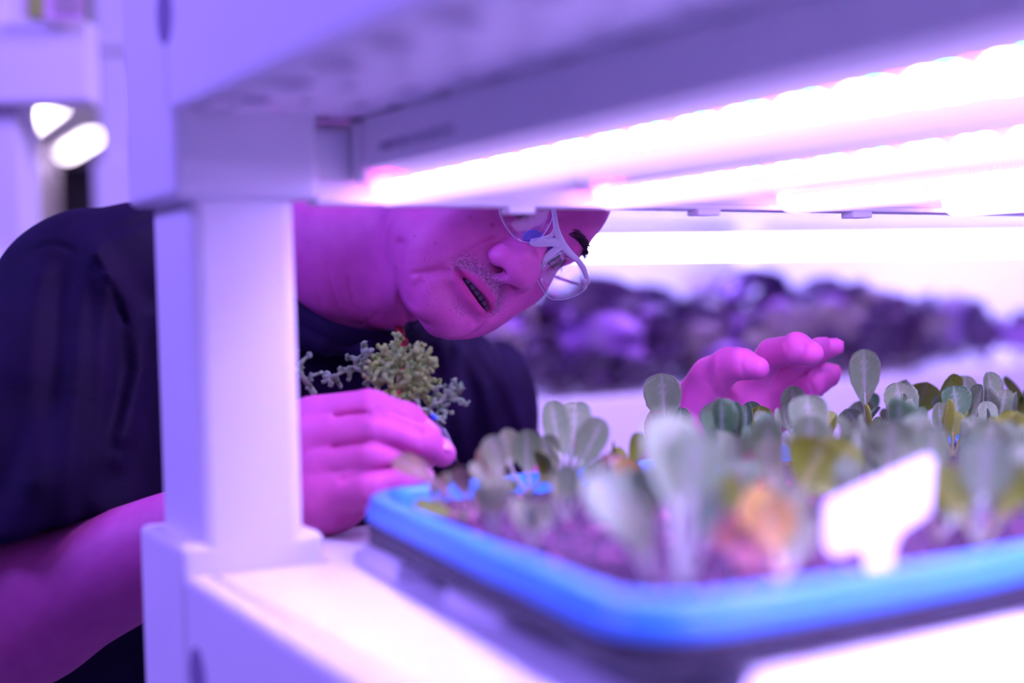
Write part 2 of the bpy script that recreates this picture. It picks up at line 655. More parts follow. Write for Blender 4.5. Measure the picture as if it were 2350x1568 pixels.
NASO = fold([(1134, 560, .094), (1095, 573, .089), (1058, 588, .084), (1028, 598, .078)])
MARIO = fold([(1022, 618, .080), (1005, 617, .078), (968, 622, .068), (940, 645, .060), (928, 680, .056)])


def head_local(q):
    x, y, z = q[:, 0], q[:, 1], q[:, 2]
    qa = q.copy(); qa[:, 0] = np.abs(x)
    ax = qa[:, 0]
    d = ell(q, (0, -.012, .050), (.077, .097, .088))
    d = smin(d, ell(q, (0, .030, -.006), (.062, .058, .078)), .03)
    d = smin(d, chain(qa, [(.052, -.004, -.028), (.044, .020, -.050), (.018, .064, -.075)], (.018, .018, .018), .01), .03)
    d = smin(d, ell(qa, (.006, .0755, -.0775), (.017, .0185, .0160)), .014)
    d = smin(d, ell(q, (0, .052, -.074), (.030, .030, .018)), .02)
    d = smin(d, ell(qa, (.0385, .058, -.009), (.024, .023, .025)), .022)
    d = smin(d, ell(qa, (.034, .056, -.046), (.022, .024, .028)), .022)
    d = smin(d, ell(q, (0, .066, -.046), (.034, .027, .032)), .016)
    d = smin(d, ell(q, (0, .048, .070), (.048, .040, .040)), .03)
    d = smin(d, chain(qa, [(.008, .084, .043), (.028, .079, .047), (.048, .060, .044)], (.010, .011, .009), .01), .016)
    # eye sockets, lids
    d = smax(d, -ell(qa, (.032, .104, .025), (.019, .021, .012)), .014)
    d = smin(d, sph(qa, (.0325, .0690, .0255), .0150), .008)
    d = smin(d, chain(qa, [(.020, .0835, .034), (.032, .0865, .0375), (.046, .0760, .035)], (.003, .0038, .003), .003), .007)
    # nose
    d = smin(d, chain(q, [(0, .086, .030), (0, .097, .012), (0, .1085, -.006)], (.0095, .0100, .0120), .004), .014)
    d = smin(d, ell(q, (0, .1105, -.0110), (.0165, .0135, .0135)), .009)
    d = smin(d, ell(qa, (.0165, .1000, -.0145), (.0092, .0120, .0100)), .0075)
    d = smin(d, ell(qa, (.0095, .0940, .0000), (.0090, .0125, .0150)), .006)
    d = smin(d, cap(q, (0, .112, -.019), (0, .102, -.026), .0048, .0050), .004)
    d = smax(d, -ell(qa, (.0078, .1055, -.0240), (.0050, .0080, .0058)), .003)
    # lips
    d = smin(d, ell(q, (0, .084, -.036), (.017, .0145, .010)), .010)
    d = smin(d, chain(qa, [(0, .0945, -.0410), (.010, .0935, -.0415), (.020, .0865, -.0455), (.0275, .0800, -.0490)], (.0064, .0064, .0046, .0018), .002), .0045)
    d = smin(d, chain(qa, [(0, .0950, -.0562), (.011, .0915, -.0555), (.021, .0845, -.0530), (.0275, .0795, -.0500)], (.0050, .0050, .0038, .0018), .002), .005)
    # mouth opening, wider toward his left
    gap = ell(q, (-.005, .090, -.0490), (.0165, .020, .0034))
    d = smax(d, -gap, .0022)
    # folds and hollows carved in the front of the face
    fr = 1 / (1 + np.exp(-(y - .045) / .006))
    d = d + fr * .0042 * g(line2(ax, z, [(0, -.0490), (.012, -.0491), (.0270, -.0495)]), .0019)
    d = d + fr * .0020 * g(line2(ax, z, NASO), .0034)
    d = d - fr * .0016 * g(line2(ax, z, [(p_[0] + .007, p_[1]) for p_ in NASO]), .0060)
    d = d + fr * .0016 * g(line2(ax, z, MARIO), .0034)
    d = d - fr * .0008 * g(line2(ax, z, [(p_[0] - .006, p_[1] - .004) for p_ in MARIO]), .0060)
    d = d + fr * .0032 * g(line2(ax, z, [(0, -.0675), (.012, -.0670), (.020, -.0640)]), .0050)
    d = d + fr * .0010 * g(line2(ax, z, [(0, -.0290), (0, -.0370)]), .0028)
    d = d + fr * .0010 * g(line2(ax, z, [(.019, .0140), (.030, .0105), (.043, .0135)]), .0018)
    d = d - fr * .0010 * g(line2(ax, z, [(.020, .0160), (.031, .0140), (.042, .0160)]), .0030)
    d = d + fr * .0008 * g(line2(ax, z, [(.016, .0080), (.030, .0020), (.044, .0050)]), .0022)
    d = d + fr * .0012 * g(line2(x, z, [(.006, .050), (.0045, .064)]), .0018)
    # lid slit: eyes look down
    d = smax(d, -ell(qa, (.0320, .0850, .0240), (.0145, .0160, .0082)), .0012)
    d = d - .0004 * g(sph(qa, (.0325, .0690, .0255), .0150), .004) * g(z - .0290, .0016)
    # ears
    e = ell(qa, (.0790, -.012, .008), (.010, .019, .030))
    e = smax(e, -ell(qa, (.0880, -.008, .010), (.0075, .012, .020)), .004)
    d = smin(d, e, .006)
    d = smax(d, -ell(qa, (.0815, .001, .004), (.004, .004, .005)), .003)
    return d


# body landmarks
NECK0 = head_w(0, -.018, -.030)
NECKB = P(600, 560, 1.335)
SH_R = P(192, 695, 1.215); SH_L = P(1058, 935, 1.400)
EL_R = P(-110, 1445, 1.10); WR_R = P(600, 1160, 1.035)
EL_L = P(1330, 1340, 1.385); WR_L = P(1520, 1085, 1.225)
HIP = P(300, 1850, 1.62)


_rf, _uf, _ff, _cf = [a_.astype(np.float32) for a_ in (_r, _u, _f, CAM)]


def seam(p, pts, amp, w, near=1.6):
    "groove that follows a line seen on the near side of the figure; w in metres"
    q = p - _cf
    dz = q @ _ff
    X = 1175 + F_PX * (q @ _rf) / dz; Y = 784 - F_PX * (q @ _uf) / dz
    e = line2(X, Y, pts) * dz / F_PX
    return amp * g(e, w) * (dz < near)


def hand_right(p):
    d = chain(p, [P(610, 1170, 1.035), P(700, 1120, 1.01)], (.031, .036), .01)
    d = smin(d, cap(p, P(660, 985, 1.02), P(730, 1115, 1.00), .022, .030), .02)
    d = smin(d, cap(p, P(735, 985, 1.00), P(760, 1110, .985), .020, .024), .015)
    d = smin(d, ell((p - P(752, 1150, .985).astype(np.float32)), (0, 0, 0), (.027, .022, .020)), .015)
    fi = chain(p, [P(715, 958, 1.00), P(850, 938, .985), P(935, 962, .985), P(985, 1000, .992)], (.0150, .0135, .0112, .0088), .003)
    mi = chain(p, [P(725, 1005, .985), P(872, 985, .962), P(965, 1012, .968), P(1016, 1042, .978)], (.0155, .0142, .0122, .0092), .003)
    ri = chain(p, [P(745, 1062, .975), P(860, 1046, .955), P(905, 1052, .962)], (.0135, .0125, .0100), .003)
    pi_ = chain(p, [P(760, 1125, .972), P(856, 1118, .950), P(920, 1104, .950), P(968, 1096, .956)], (.0165, .0140, .0115, .0088), .003)
    d = smin(d, smin(smin(fi, mi, .0015), smin(ri, pi_, .0015), .0015), .007)
    for pts in ([(770, 958), (830, 950), (900, 962), (962, 992)], [(765, 1026), (840, 1016), (905, 1024), (985, 1062)], [(785, 1104), (840, 1086), (900, 1074)]):
        d = d + seam(p, pts, .0028, .0026)
    th = chain(p, [P(760, 1090, 1.03), P(880, 1070, 1.025), P(975, 1040, 1.010), P(1005, 1028, 1.002)], (.017, .0125, .0110, .009), .003)
    d = smin(d, th, .004)
    for pts, w in (([(862, 890), (858, 915), (866, 940)], .0022), ([(874, 952), (868, 980), (872, 1010)], .0024), ([(955, 950), (950, 975)], .0016), ([(972, 985), (966, 1015)], .0016), ([(850, 1095), (845, 1130)], .0020), ([(770, 1092), (740, 1110), (720, 1150)], .0030)):
        d = d + seam(p, pts, .0008, w)
    return d


def nails_right():
    return [(P(981, 966, .9775), .0046, .0066), (P(1012, 1012, .9655), .0050, .0072), (P(966, 1082, .9475), .0040, .0060)]


def hand_left(p):
    d = chain(p, [P(1520, 1085, 1.225), P(1572, 985, 1.195)], (.026, .027), .01)
    d = smin(d, chain(p, [P(1580, 950, 1.19), P(1690, 905, 1.195), P(1745, 900, 1.20)], (.027, .024, .017), .01), .02)
    d = smin(d, chain(p, [P(1590, 985, 1.20), P(1700, 950, 1.205), P(1760, 940, 1.205)], (.025, .022, .015), .01), .02)
    # thumb with its ball
    th = chain(p, [P(1592, 930, 1.175), P(1632, 868, 1.160), P(1672, 838, 1.140), P(1700, 835, 1.130), P(1738, 845, 1.122)], (.0200, .0170, .0138, .0125, .0095), .004)
    d = smin(d, th, .008)
    ix = chain(p, [P(1722, 878, 1.185), P(1772, 812, 1.165), P(1828, 800, 1.140), P(1862, 812, 1.128)], (.0135, .0122, .0128, .0098), .003)
    mi = chain(p, [P(1748, 890, 1.200), P(1815, 838, 1.190), P(1880, 805, 1.175), P(1918, 794, 1.165)], (.0130, .0115, .0104, .0086), .003)
    ri = chain(p, [P(1752, 935, 1.205), P(1822, 906, 1.200), P(1872, 878, 1.190), P(1912, 856, 1.185)], (.0135, .0125, .0118, .0098), .003)
    pi_ = chain(p, [P(1730, 975, 1.220), P(1785, 968, 1.222), P(1835, 955, 1.220), P(1872, 945, 1.215)], (.0120, .0098, .0088, .0075), .003)
    dd = smin(smin(ix, mi, .002), smin(ri, pi_, .002), .002)
    d = smin(d, dd, .008)
    # creases across the finger joints and under the thumb
    for a, w, am in ((P(1662, 862, 1.125), .0035, .0008), (P(1700, 855, 1.115), .003, .0008)):
        pass
    for pts, w in (([(1652, 808), (1648, 850), (1668, 885)], .0022), ([(1706, 800), (1700, 835), (1708, 866)], .0018), ([(1800, 770), (1806, 800), (1800, 832)], .0018), ([(1838, 772), (1846, 800), (1838, 828)], .0018), ([(1625, 880), (1650, 912), (1700, 925)], .0026), ([(1850, 872), (1862, 885), (1868, 900)], .0018)):
        d = d + seam(p, pts, .0009, w)
    return d


def arms(p):
    d = chain(p, [SH_R, EL_R, P(60, 1400, 1.075), WR_R], (.052, .052, .054, .0315), .02)
    e = chain(p, [SH_L, EL_L, WR_L], (.046, .045, .027), .02)
    return np.minimum(d, e)


def neck(p):
    d = chain(p, [NECK0, P(820, 590, 1.255), NECKB], (.050, .0575, .068), .02)
    # throat and the soft fold under the chin
    d = smin(d, chain(p, [head_w(.004, .030, -.068), P(900, 680, 1.222), P(800, 665, 1.25), P(690, 640, 1.29)], (.018, .022, .024, .026), .01), .03)
    return d


def trunk(p):
    mid = (SH_R + SH_L) / 2
    d = chain(p, [SH_R, NECKB, P(800, 900, 1.42), SH_L], (.040, .058, .040, .036), .03)
    d = smin(d, chain(p, [P(600, 960, 1.50), P(500, 1250, 1.58), HIP], (.080, .110, .125), .05), .06)
    return d


KNEE_R, KNEE_L = HIP + np.array((-.12, .02, -.40)), HIP + np.array((.12, .05, -.40))
FEET = [np.array((HIP[0] - .14, HIP[1] + .06, .075)), np.array((HIP[0] + .14, HIP[1] + .08, .075))]


def legs(p, g_=0.0):
    d = None
    for s, k, ft in ((-1, KNEE_R, FEET[0]), (1, KNEE_L, FEET[1])):
        e = chain(p, [HIP + np.array((s * .08, .02, 0)), k, ft], (.095 + g_, .062 + g_, .044 + g_), .03)
        d = e if d is None else smin(d, e, .03)
    return d


def head_d(p):
    return head_local(to_head(p)) * HS


def skin(p):
    d = smin(head_d(p), neck(p), .022)
    # crease between jaw and neck, folds of the throat
    d = d + seam(p, [(920, 560), (916, 620), (922, 690), (935, 740)], .0026, .0040, 1.24)
    d = d + seam(p, [(950, 628), (975, 624), (1005, 618), (1022, 620)], .0013, .0024, 1.24)
    d = d + seam(p, [(800, 640), (812, 690), (846, 748)], .0008, .0020)
    d = d + seam(p, [(752, 610), (766, 670), (790, 735)], .0007, .0020)
    d = d + seam(p, [(705, 560), (712, 620), (740, 700)], .0005, .0020)
    d = d + seam(p, [(868, 720), (835, 742), (800, 748)], .0008, .0018)
    return d


def skin_near(p):
    return smin(smin(skin(p), trunk(p), .015), arms(p), .01)


def skin_all(p):
    d = smin(skin(p), trunk(p), .015)
    d = smin(d, arms(p), .01)
    d = smin(d, legs(p), .05)
    d = smin(d, hand_right(p), .012)
    d = smin(d, hand_left(p), .012)
    return d


def skin_material():
    m = mat('skin', (0.66, 0.20, 0.30), 0.55, 0.32, sss=0.12, sssr=(0.006,))
    nt = m.node_tree; b = nt.nodes['Principled BSDF']
    at = nt.nodes.new('ShaderNodeVertexColor'); at.layer_name = 'feature'
    sp = nt.nodes.new('ShaderNodeSeparateColor'); nt.links.new(at.outputs['Color'], sp.inputs[0])
    tc = nt.nodes.new('ShaderNodeTexCoord')
    # mottled base colour
    n = nt.nodes.new('ShaderNodeTexNoise'); n.inputs['Scale'].default_value = 60; n.inputs['Detail'].default_value = 5
    nt.links.new(tc.outputs['Object'], n.inputs['Vector'])
    mx = nt.nodes.new('ShaderNodeMix'); mx.data_type = 'RGBA'
    mx.inputs[6].default_value = (0.67, 0.135, 0.39, 1); mx.inputs[7].default_value = (0.50, 0.07, 0.30, 1)
    nt.links.new(n.outputs['Fac'], mx.inputs[0])
    # lips
    ml = nt.nodes.new('ShaderNodeMix'); ml.data_type = 'RGBA'
    ml.inputs[7].default_value = (0.52, 0.04, 0.22, 1)
    nt.links.new(sp.outputs['Green'], ml.inputs[0]); nt.links.new(mx.outputs[2], ml.inputs[6])
    # stubble: small dark specks inside the beard area
    vo = nt.nodes.new('ShaderNodeTexVoronoi'); vo.inputs['Scale'].default_value = 1500
    nt.links.new(tc.outputs['Object'], vo.inputs['Vector'])
    lt = nt.nodes.new('ShaderNodeMath'); lt.operation = 'LESS_THAN'; lt.inputs[1].default_value = 0.50
    nt.links.new(vo.outputs['Distance'], lt.inputs[0])
    sc = nt.nodes.new('ShaderNodeSeparateColor'); nt.links.new(vo.outputs['Color'], sc.inputs[0])
    l2 = nt.nodes.new('ShaderNodeMath'); l2.operation = 'LESS_THAN'
    nt.links.new(sc.outputs['Red'], l2.inputs[0]); nt.links.new(sp.outputs['Red'], l2.inputs[1])
    mu = nt.nodes.new('ShaderNodeMath'); mu.operation = 'MULTIPLY'; nt.links.new(lt.outputs[0], mu.inputs[0]); nt.links.new(l2.outputs[0], mu.inputs[1])
    mu2 = nt.nodes.new('ShaderNodeMath'); mu2.operation = 'MULTIPLY'; mu2.inputs[1].default_value = 0.85; nt.links.new(mu.outputs[0], mu2.inputs[0])
    # faint grey cast of shaved skin
    mg = nt.nodes.new('ShaderNodeMix'); mg.data_type = 'RGBA'; mg.inputs[7].default_value = (0.46, 0.20, 0.36, 1)
    mf = nt.nodes.new('ShaderNodeMath'); mf.operation = 'MULTIPLY'; mf.inputs[1].default_value = 0.7
    nt.links.new(sp.outputs['Red'], mf.inputs[0]); nt.links.new(mf.outputs[0], mg.inputs[0]); nt.links.new(ml.outputs[2], mg.inputs[6])
    ms = nt.nodes.new('ShaderNodeMix'); ms.data_type = 'RGBA'; ms.inputs[7].default_value = (0.03, 0.015, 0.04, 1)
    nt.links.new(mu2.outputs[0], ms.inputs[0]); nt.links.new(mg.outputs[2], ms.inputs[6])
    # moles
    mm = nt.nodes.new('ShaderNodeMix'); mm.data_type = 'RGBA'; mm.inputs[7].default_value = (0.22, 0.05, 0.10, 1)
    nt.links.new(sp.outputs['Blue'], mm.inputs[0]); nt.links.new(ms.outputs[2], mm.inputs[6])
    nt.links.new(mm.outputs[2], b.inputs['Base Color'])
    # pores and fine lines
    n1 = nt.nodes.new('ShaderNodeTexNoise'); n1.inputs['Scale'].default_value = 650; n1.inputs['Detail'].default_value = 3
    n2 = nt.nodes.new('ShaderNodeTexNoise'); n2.inputs['Scale'].default_value = 130; n2.inputs['Detail'].default_value = 3
    nt.links.new(tc.outputs['Object'], n1.inputs['Vector']); nt.links.new(tc.outputs['Object'], n2.inputs['Vector'])
    ad = nt.nodes.new('ShaderNodeMath'); ad.operation = 'MULTIPLY_ADD'; ad.inputs[1].default_value = 0.35
    nt.links.new(n1.outputs['Fac'], ad.inputs[0]); nt.links.new(n2.outputs['Fac'], ad.inputs[2])
    bp = nt.nodes.new('ShaderNodeBump'); bp.inputs['Strength'].default_value = 0.35; bp.inputs['Distance'].default_value = 0.0006
    nt.links.new(ad.outputs[0], bp.inputs['Height']); nt.links.new(bp.outputs[0], b.inputs['Normal'])
    return m


M['skin'] = skin_material()
PERSON = thing('person', 'person in a dark T-shirt bending down to look under the lit shelf', 'person', (HIP[0], HIP[1] + .07, 0))
PERSON_M = Matrix.Translation(PERSON.location).inverted()


def wparent(o, parent):
    "parent without moving (parents here are never rotated)"
    o.parent = parent
    o.matrix_parent_inverse = parent.matrix_basis.inverted() if parent.parent is None else Matrix.Identity(4)
    return o


def build_body():
    h0 = 0.0013
    c = head_w(0, .02, 0)
    boxes = [(HT - np.array((.36, .16, .15)), HT + np.array((.14, .22, .155)), .0016, skin, 8)]
    boxes[0] = (HT + np.array((-.25, -.155, -.16)), HT + np.array((.155, .19, .165)), h0, skin_all, 8)
    rh = (P(620, 1230, 1.08).copy(), P(1045, 850, .90).copy())
    lh = (P(1440, 1110, 1.30).copy(), P(1960, 740, 1.06).copy())
    def bb(a, b):
        return np.minimum(a, b), np.maximum(a, b)
    r0, r1 = bb(*rh); l0, l1 = bb(*lh)
    parts = [(boxes[0][0], boxes[0][1], h0, skin_near), (r0, r1, .0014, lambda p: smin(arms(p), hand_right(p), .012)), (l0, l1, .0014, lambda p: smin(arms(p), hand_left(p), .012))]
    V, Fc, n0 = [], [], 0
    for lo, hi, h, fn in parts:
        v, f = sdf_mesh(fn, lo, hi, h)
        V.append(v); Fc.append(f + n0); n0 += len(v)
    def skip(c_):
        m = np.zeros(len(c_), bool)
        for lo, hi, h, fn in parts:
            sh = 0.008
            m |= ((c_ > lo + sh) & (c_ < hi - sh)).all(1)
        return m
    v, f = sdf_mesh(skin_all, (-.85, .75, .0), (.45, 2.0, H + .36), .007, margin=1.4, skip=skip)
    V.append(v); Fc.append(f + n0)
    V = np.concatenate(V); Fc = np.concatenate(Fc)
    o = np_obj('body', V, Fc, M['skin'])
    # feature masks: red = beard stubble, green = lips, blue = moles
    q = to_head(V.astype(np.float32)); ax = np.abs(q[:, 0])
    fr = q[:, 1] > .04
    must = g(line2(ax, q[:, 2], [(0, -.0335), (.013, -.034), (.026, -.043)]), .0065) * fr
    beard = g(line2(ax, q[:, 2], [(0, -.083), (.02, -.078), (.045, -.062)]), .010) * fr * .05 + g(line2(ax, q[:, 2], [(0, -.068), (.006, -.07)]), .004) * fr * .3
    lip = np.maximum(g(line2(ax, q[:, 2], [(0, -.0425), (.012, -.0430), (.0225, -.0470)]), .0042), g(line2(ax, q[:, 2], [(0, -.0560), (.012, -.0552), (.022, -.0520)]), .0052)) * fr
    lip = np.clip(lip * 1.8 - .5, 0, 1)
    mole = np.zeros(len(V))
    for (px, py, r) in ((1138, 519, .0016), (1078, 490, .0014), (945, 537, .001), (993, 553, .0009), (887, 742, .0008)):
        # nearest surface point along that pixel's ray
        d = ray(px, py); d = d / np.linalg.norm(d)
        rel = V - CAM; t = rel @ d; off = np.linalg.norm(rel - t[:, None] * d, axis=1)
        cand = np.where(off < .003)[0]
        if len(cand):
            p0 = V[cand[np.argmin(t[cand])]]
            mole = np.maximum(mole, g(np.linalg.norm(V - p0, axis=1), r) * .8)
    colr = np.stack([np.clip(must + beard, 0, 1) * (1 - lip) * .85, lip * .75, np.clip(mole, 0, 1), np.ones(len(V))], 1).astype(np.float32)
    a = o.data.color_attributes.new('feature', 'FLOAT_COLOR', 'POINT')
    a.data.foreach_set('color', colr.ravel())
    wparent(o, PERSON)
    return o


body = build_body()


# ------------------------------------------------------------------ face details
def surf_y(x, z, y1=.14, y0=.02):
    "front surface of the head at local x, z"
    ys = np.linspace(y1, y0, 240)
    q = np.stack([np.full_like(ys, x), ys, np.full_like(ys, z)], 1).astype(np.float32)
    dd = head_local(q)
    i = np.argmax(dd < 0)
    return float(ys[i])


def part_of(o, parent, label=None):
    wparent(o, parent)
    if label: o['label'] = label
    return o


def eye_material():
    m = mat('eye', (0.8, 0.76, 0.78), 0.08, 0.6, coat=1.0)
    nt = m.node_tree; b = nt.nodes['Principled BSDF']
    tc = nt.nodes.new('ShaderNodeTexCoord')
    ln = nt.nodes.new('ShaderNodeVectorMath'); ln.operation = 'NORMALIZE'; nt.links.new(tc.outputs['Object'], ln.inputs[0])
    sx = nt.nodes.new('ShaderNodeSeparateXYZ'); nt.links.new(ln.outputs[0], sx.inputs[0])
    cr = nt.nodes.new('ShaderNodeValToRGB'); nt.links.new(sx.outputs['Z'], cr.inputs[0])
    e = cr.color_ramp.elements
    e[0].position = .78; e[0].color = (0.75, 0.68, 0.72, 1)
    e[1].position = .81; e[1].color = (0.05, 0.02, 0.04, 1)
    n1 = e.new(.90); n1.color = (0.12, 0.05, 0.06, 1)
    n2 = e.new(.955); n2.color = (0.10, 0.04, 0.05, 1)
    n3 = e.new(.965); n3.color = (0.004, 0.003, 0.006, 1)
    nt.links.new(cr.outputs[0], b.inputs['Base Color'])
    return m


M['eye'] = eye_material()
M['hair'] = mat('dark_hair', (0.012, 0.008, 0.016), 0.5)
M['teeth'] = mat('teeth', (0.17, 0.13, 0.22), 0.3)
M['nail'] = mat('fingernail', (0.82, 0.26, 0.54), 0.22, 0.6)
for sx in (1, -1):
    bm = bmesh.new()
    bmesh.ops.create_uvsphere(bm, u_segments=32, v_segments=20, radius=.0136 * HS)
    o = mesh_obj('eyeball', bm, M['eye'])
    gz = Vector(HR @ np.array((-.05, .93, -.36))).normalized()
    o.rotation_mode = 'QUATERNION'; o.rotation_quaternion = Vector((0, 0, 1)).rotation_difference(gz)
    o.location = head_w(sx * .0325, .0700, .0250)
    part_of(o, PERSON)

bm = bmesh.new()
for k in range(-4, 2):
    xx = (k + .5) * .0068
    yy = .0850 - 5.5 * xx * xx
    w = .0032 if abs(k + .5) < 1 else .0029
    q = bmesh.new()
    for v in bmesh.ops.create_uvsphere(bm, u_segments=10, v_segments=8, radius=1)['verts']:
        c = v.co
        sg = lambda t: math.copysign(abs(t) ** .55, t)
        v.co = Vector(head_w(xx + sg(c.x) * w, yy + sg(c.y) * .0025, -.0458 + sg(c.z) * .0042))
    q.free()
part_of(mesh_obj('teeth', bm, M['teeth']), PERSON)


def strand(bm, a, b, c, r):
    "short tapered hair through three points"
    sweep(bm, [a, (np.array(a) * .25 + np.array(b) * .5 + np.array(c) * .25), c], [r, r * .8, r * .15], n=3)


rnd = random.Random(3)
for sx in (1, -1):
    bm = bmesh.new()
    for k in range(620):
        u = rnd.random()
        x0 = sx * (.012 + .038 * u) + rnd.uniform(-.001, .001)
        z0 = .0445 + .0055 * math.sin(min(u * 1.25, 1) * 2.2) + rnd.uniform(-.0040, .0040) * (1 - .2 * u)
        y0 = surf_y(x0, z0) - .0006 if k % 4 == 0 else y0
        y0 = surf_y(x0, z0) - .0004
        L = rnd.uniform(.005, .0105)
        dirx, dirz = sx * (.75 + .3 * u), (.55 - 1.1 * u)
        a = head_w(x0, y0, z0)
        b = head_w(x0 + dirx * L * .5, y0 + .0024, z0 + dirz * L * .5)
        c = head_w(x0 + dirx * L, y0 + .0010 + rnd.uniform(-.001, .0022), z0 + dirz * L)
        strand(bm, a, b, c, .00011 * rnd.uniform(.7, 1.3))
    part_of(mesh_obj('eyebrow', bm, M['hair']), PERSON)
    bm = bmesh.new()
    for k in range(46):
        u = rnd.random()
        x0 = sx * (.020 + .025 * u)
        z0 = .0295 - .9 * (abs(x0) - .0325) ** 2 * 30
        y0 = .0690 + math.sqrt(max(0, .0150 ** 2 - (abs(x0) - .0325) ** 2 - (z0 - .0255) ** 2))
        a = head_w(x0, y0 - .0003, z0 - .001)
        c = head_w(x0 + sx * (u - .3) * .004, y0 + .0050, z0 - .0052)
        b = head_w(x0 + sx * (u - .3) * .002, y0 + .0035, z0 - .0030)
        strand(bm, a, b, c, .00013)
    part_of(mesh_obj('eyelashes', bm, M['hair']), PERSON)


def hair_fn(p):
    q = to_head(p)
    d = ell(q, (0, -.014, .050), (.083, .103, .096))
    wob = .0022 * np.sin(q[:, 0] * 310 + 3 * np.sin(q[:, 2] * 90)) * np.sin(q[:, 1] * 260)
    d = d + wob
    cut = .062 - q[:, 2] + .0                      # hairline: keep what is high or at the back
    back = q[:, 1] + .012
    side = np.minimum(np.maximum(cut, q[:, 1] - .074), np.maximum(back, -.050 - q[:, 2]))
    d = smax(d, side, .012)
    return d * HS


v, f = sdf_mesh(hair_fn, HT - .16, HT + .16, .0032)
part_of(np_obj('hair', v, f, M['hair']), PERSON)

# fingernails
def nail(c, rx, ry, ang):
    bm = bmesh.new()
    bmesh.ops.create_uvsphere(bm, u_segments=16, v_segments=10, radius=1)
    vdir = Vector(CAM - c).normalized(); up = Vector(_u)
    q = (vdir * .55 + up * .75 + Vector(_r) * .35).normalized()
    e1 = Vector(_r * math.cos(ang) - _u * math.sin(ang)); e1 = (e1 - q * e1.dot(q)).normalized(); e2 = q.cross(e1)
    for w in bm.verts:
        k = w.co
        w.co = Vector(c) + e1 * (k.x * ry) + e2 * (k.y * rx) + q * (k.z * .0030)
    return mesh_obj('fingernail', bm, M['nail'])


for c, rx, ry, an in ((P(978, 975, .9830), .0058, .0080, .75), (P(1014, 1018, .9720), .0062, .0086, .8), (P(962, 1088, .9505), .0052, .0070, .2)):
    part_of(nail(c, rx, ry, an), PERSON)

# ------------------------------------------------------------------ clothes
M['shirt'] = mat('dark_navy_cotton', (0.0095, 0.0014, 0.0290), 0.75, 0.15, noise=0.3, nscale=30, bump=0.35, bscale=900)
M['trousers'] = mat('black_trousers', (0.010, 0.008, 0.018), 0.9, 0.2)
M['shoe'] = mat('black_shoe', (0.02, 0.02, 0.025), 0.5)
COLU = [P(668, 676, 1.240), P(700, 704, 1.222), P(760, 738, 1.205), P(830, 756, 1.205), P(900, 764, 1.225), P(960, 740, 1.290), P(960, 640, 1.360), P(880, 520, 1.400), P(740, 450, 1.400), P(640, 460, 1.350), P(625, 580, 1.275)]
COLL = [P(650, 742, 1.236), P(690, 768, 1.220), P(755, 795, 1.206), P(835, 806, 1.210), P(915, 802, 1.240), P(995, 765, 1.315), P(1000, 640, 1.390), P(905, 480, 1.430), P(740, 400, 1.425), P(600, 410, 1.370), P(585, 590, 1.280)]
HEMR_A = P(185, 1203, 1.12)
_e = _r * math.cos(math.radians(11.5)) + _u * math.sin(math.radians(11.5))
HEMR_N = -(_u - _e * (_u @ _e)) - .10 * _f
HEMR_N = (HEMR_N / np.linalg.norm(HEMR_N)).astype(np.float32)


def cloth_folds(p, amp=1.0):
    X, Y, Z = p[:, 0], p[:, 1], p[:, 2] - H
    ph = 105 * (X * .92 - Z * .30 + Y * .35) + 1.9 * np.sin(11 * Z + 6 * X) + 1.2 * np.sin(23 * Y + 9 * Z)
    m1 = .5 + .5 * np.sin(9 * X + 13 * Z + 1.3)
    f = np.abs(np.sin(ph * .5)) ** 1.6
    ph2 = 120 * (X * .8 - Z * .5) + 2.5 * np.sin(17 * Z)
    return -amp * (.0110 * f * (.35 + .65 * m1) + .0014 * np.sin(ph2) * (1 - m1)) + .0035


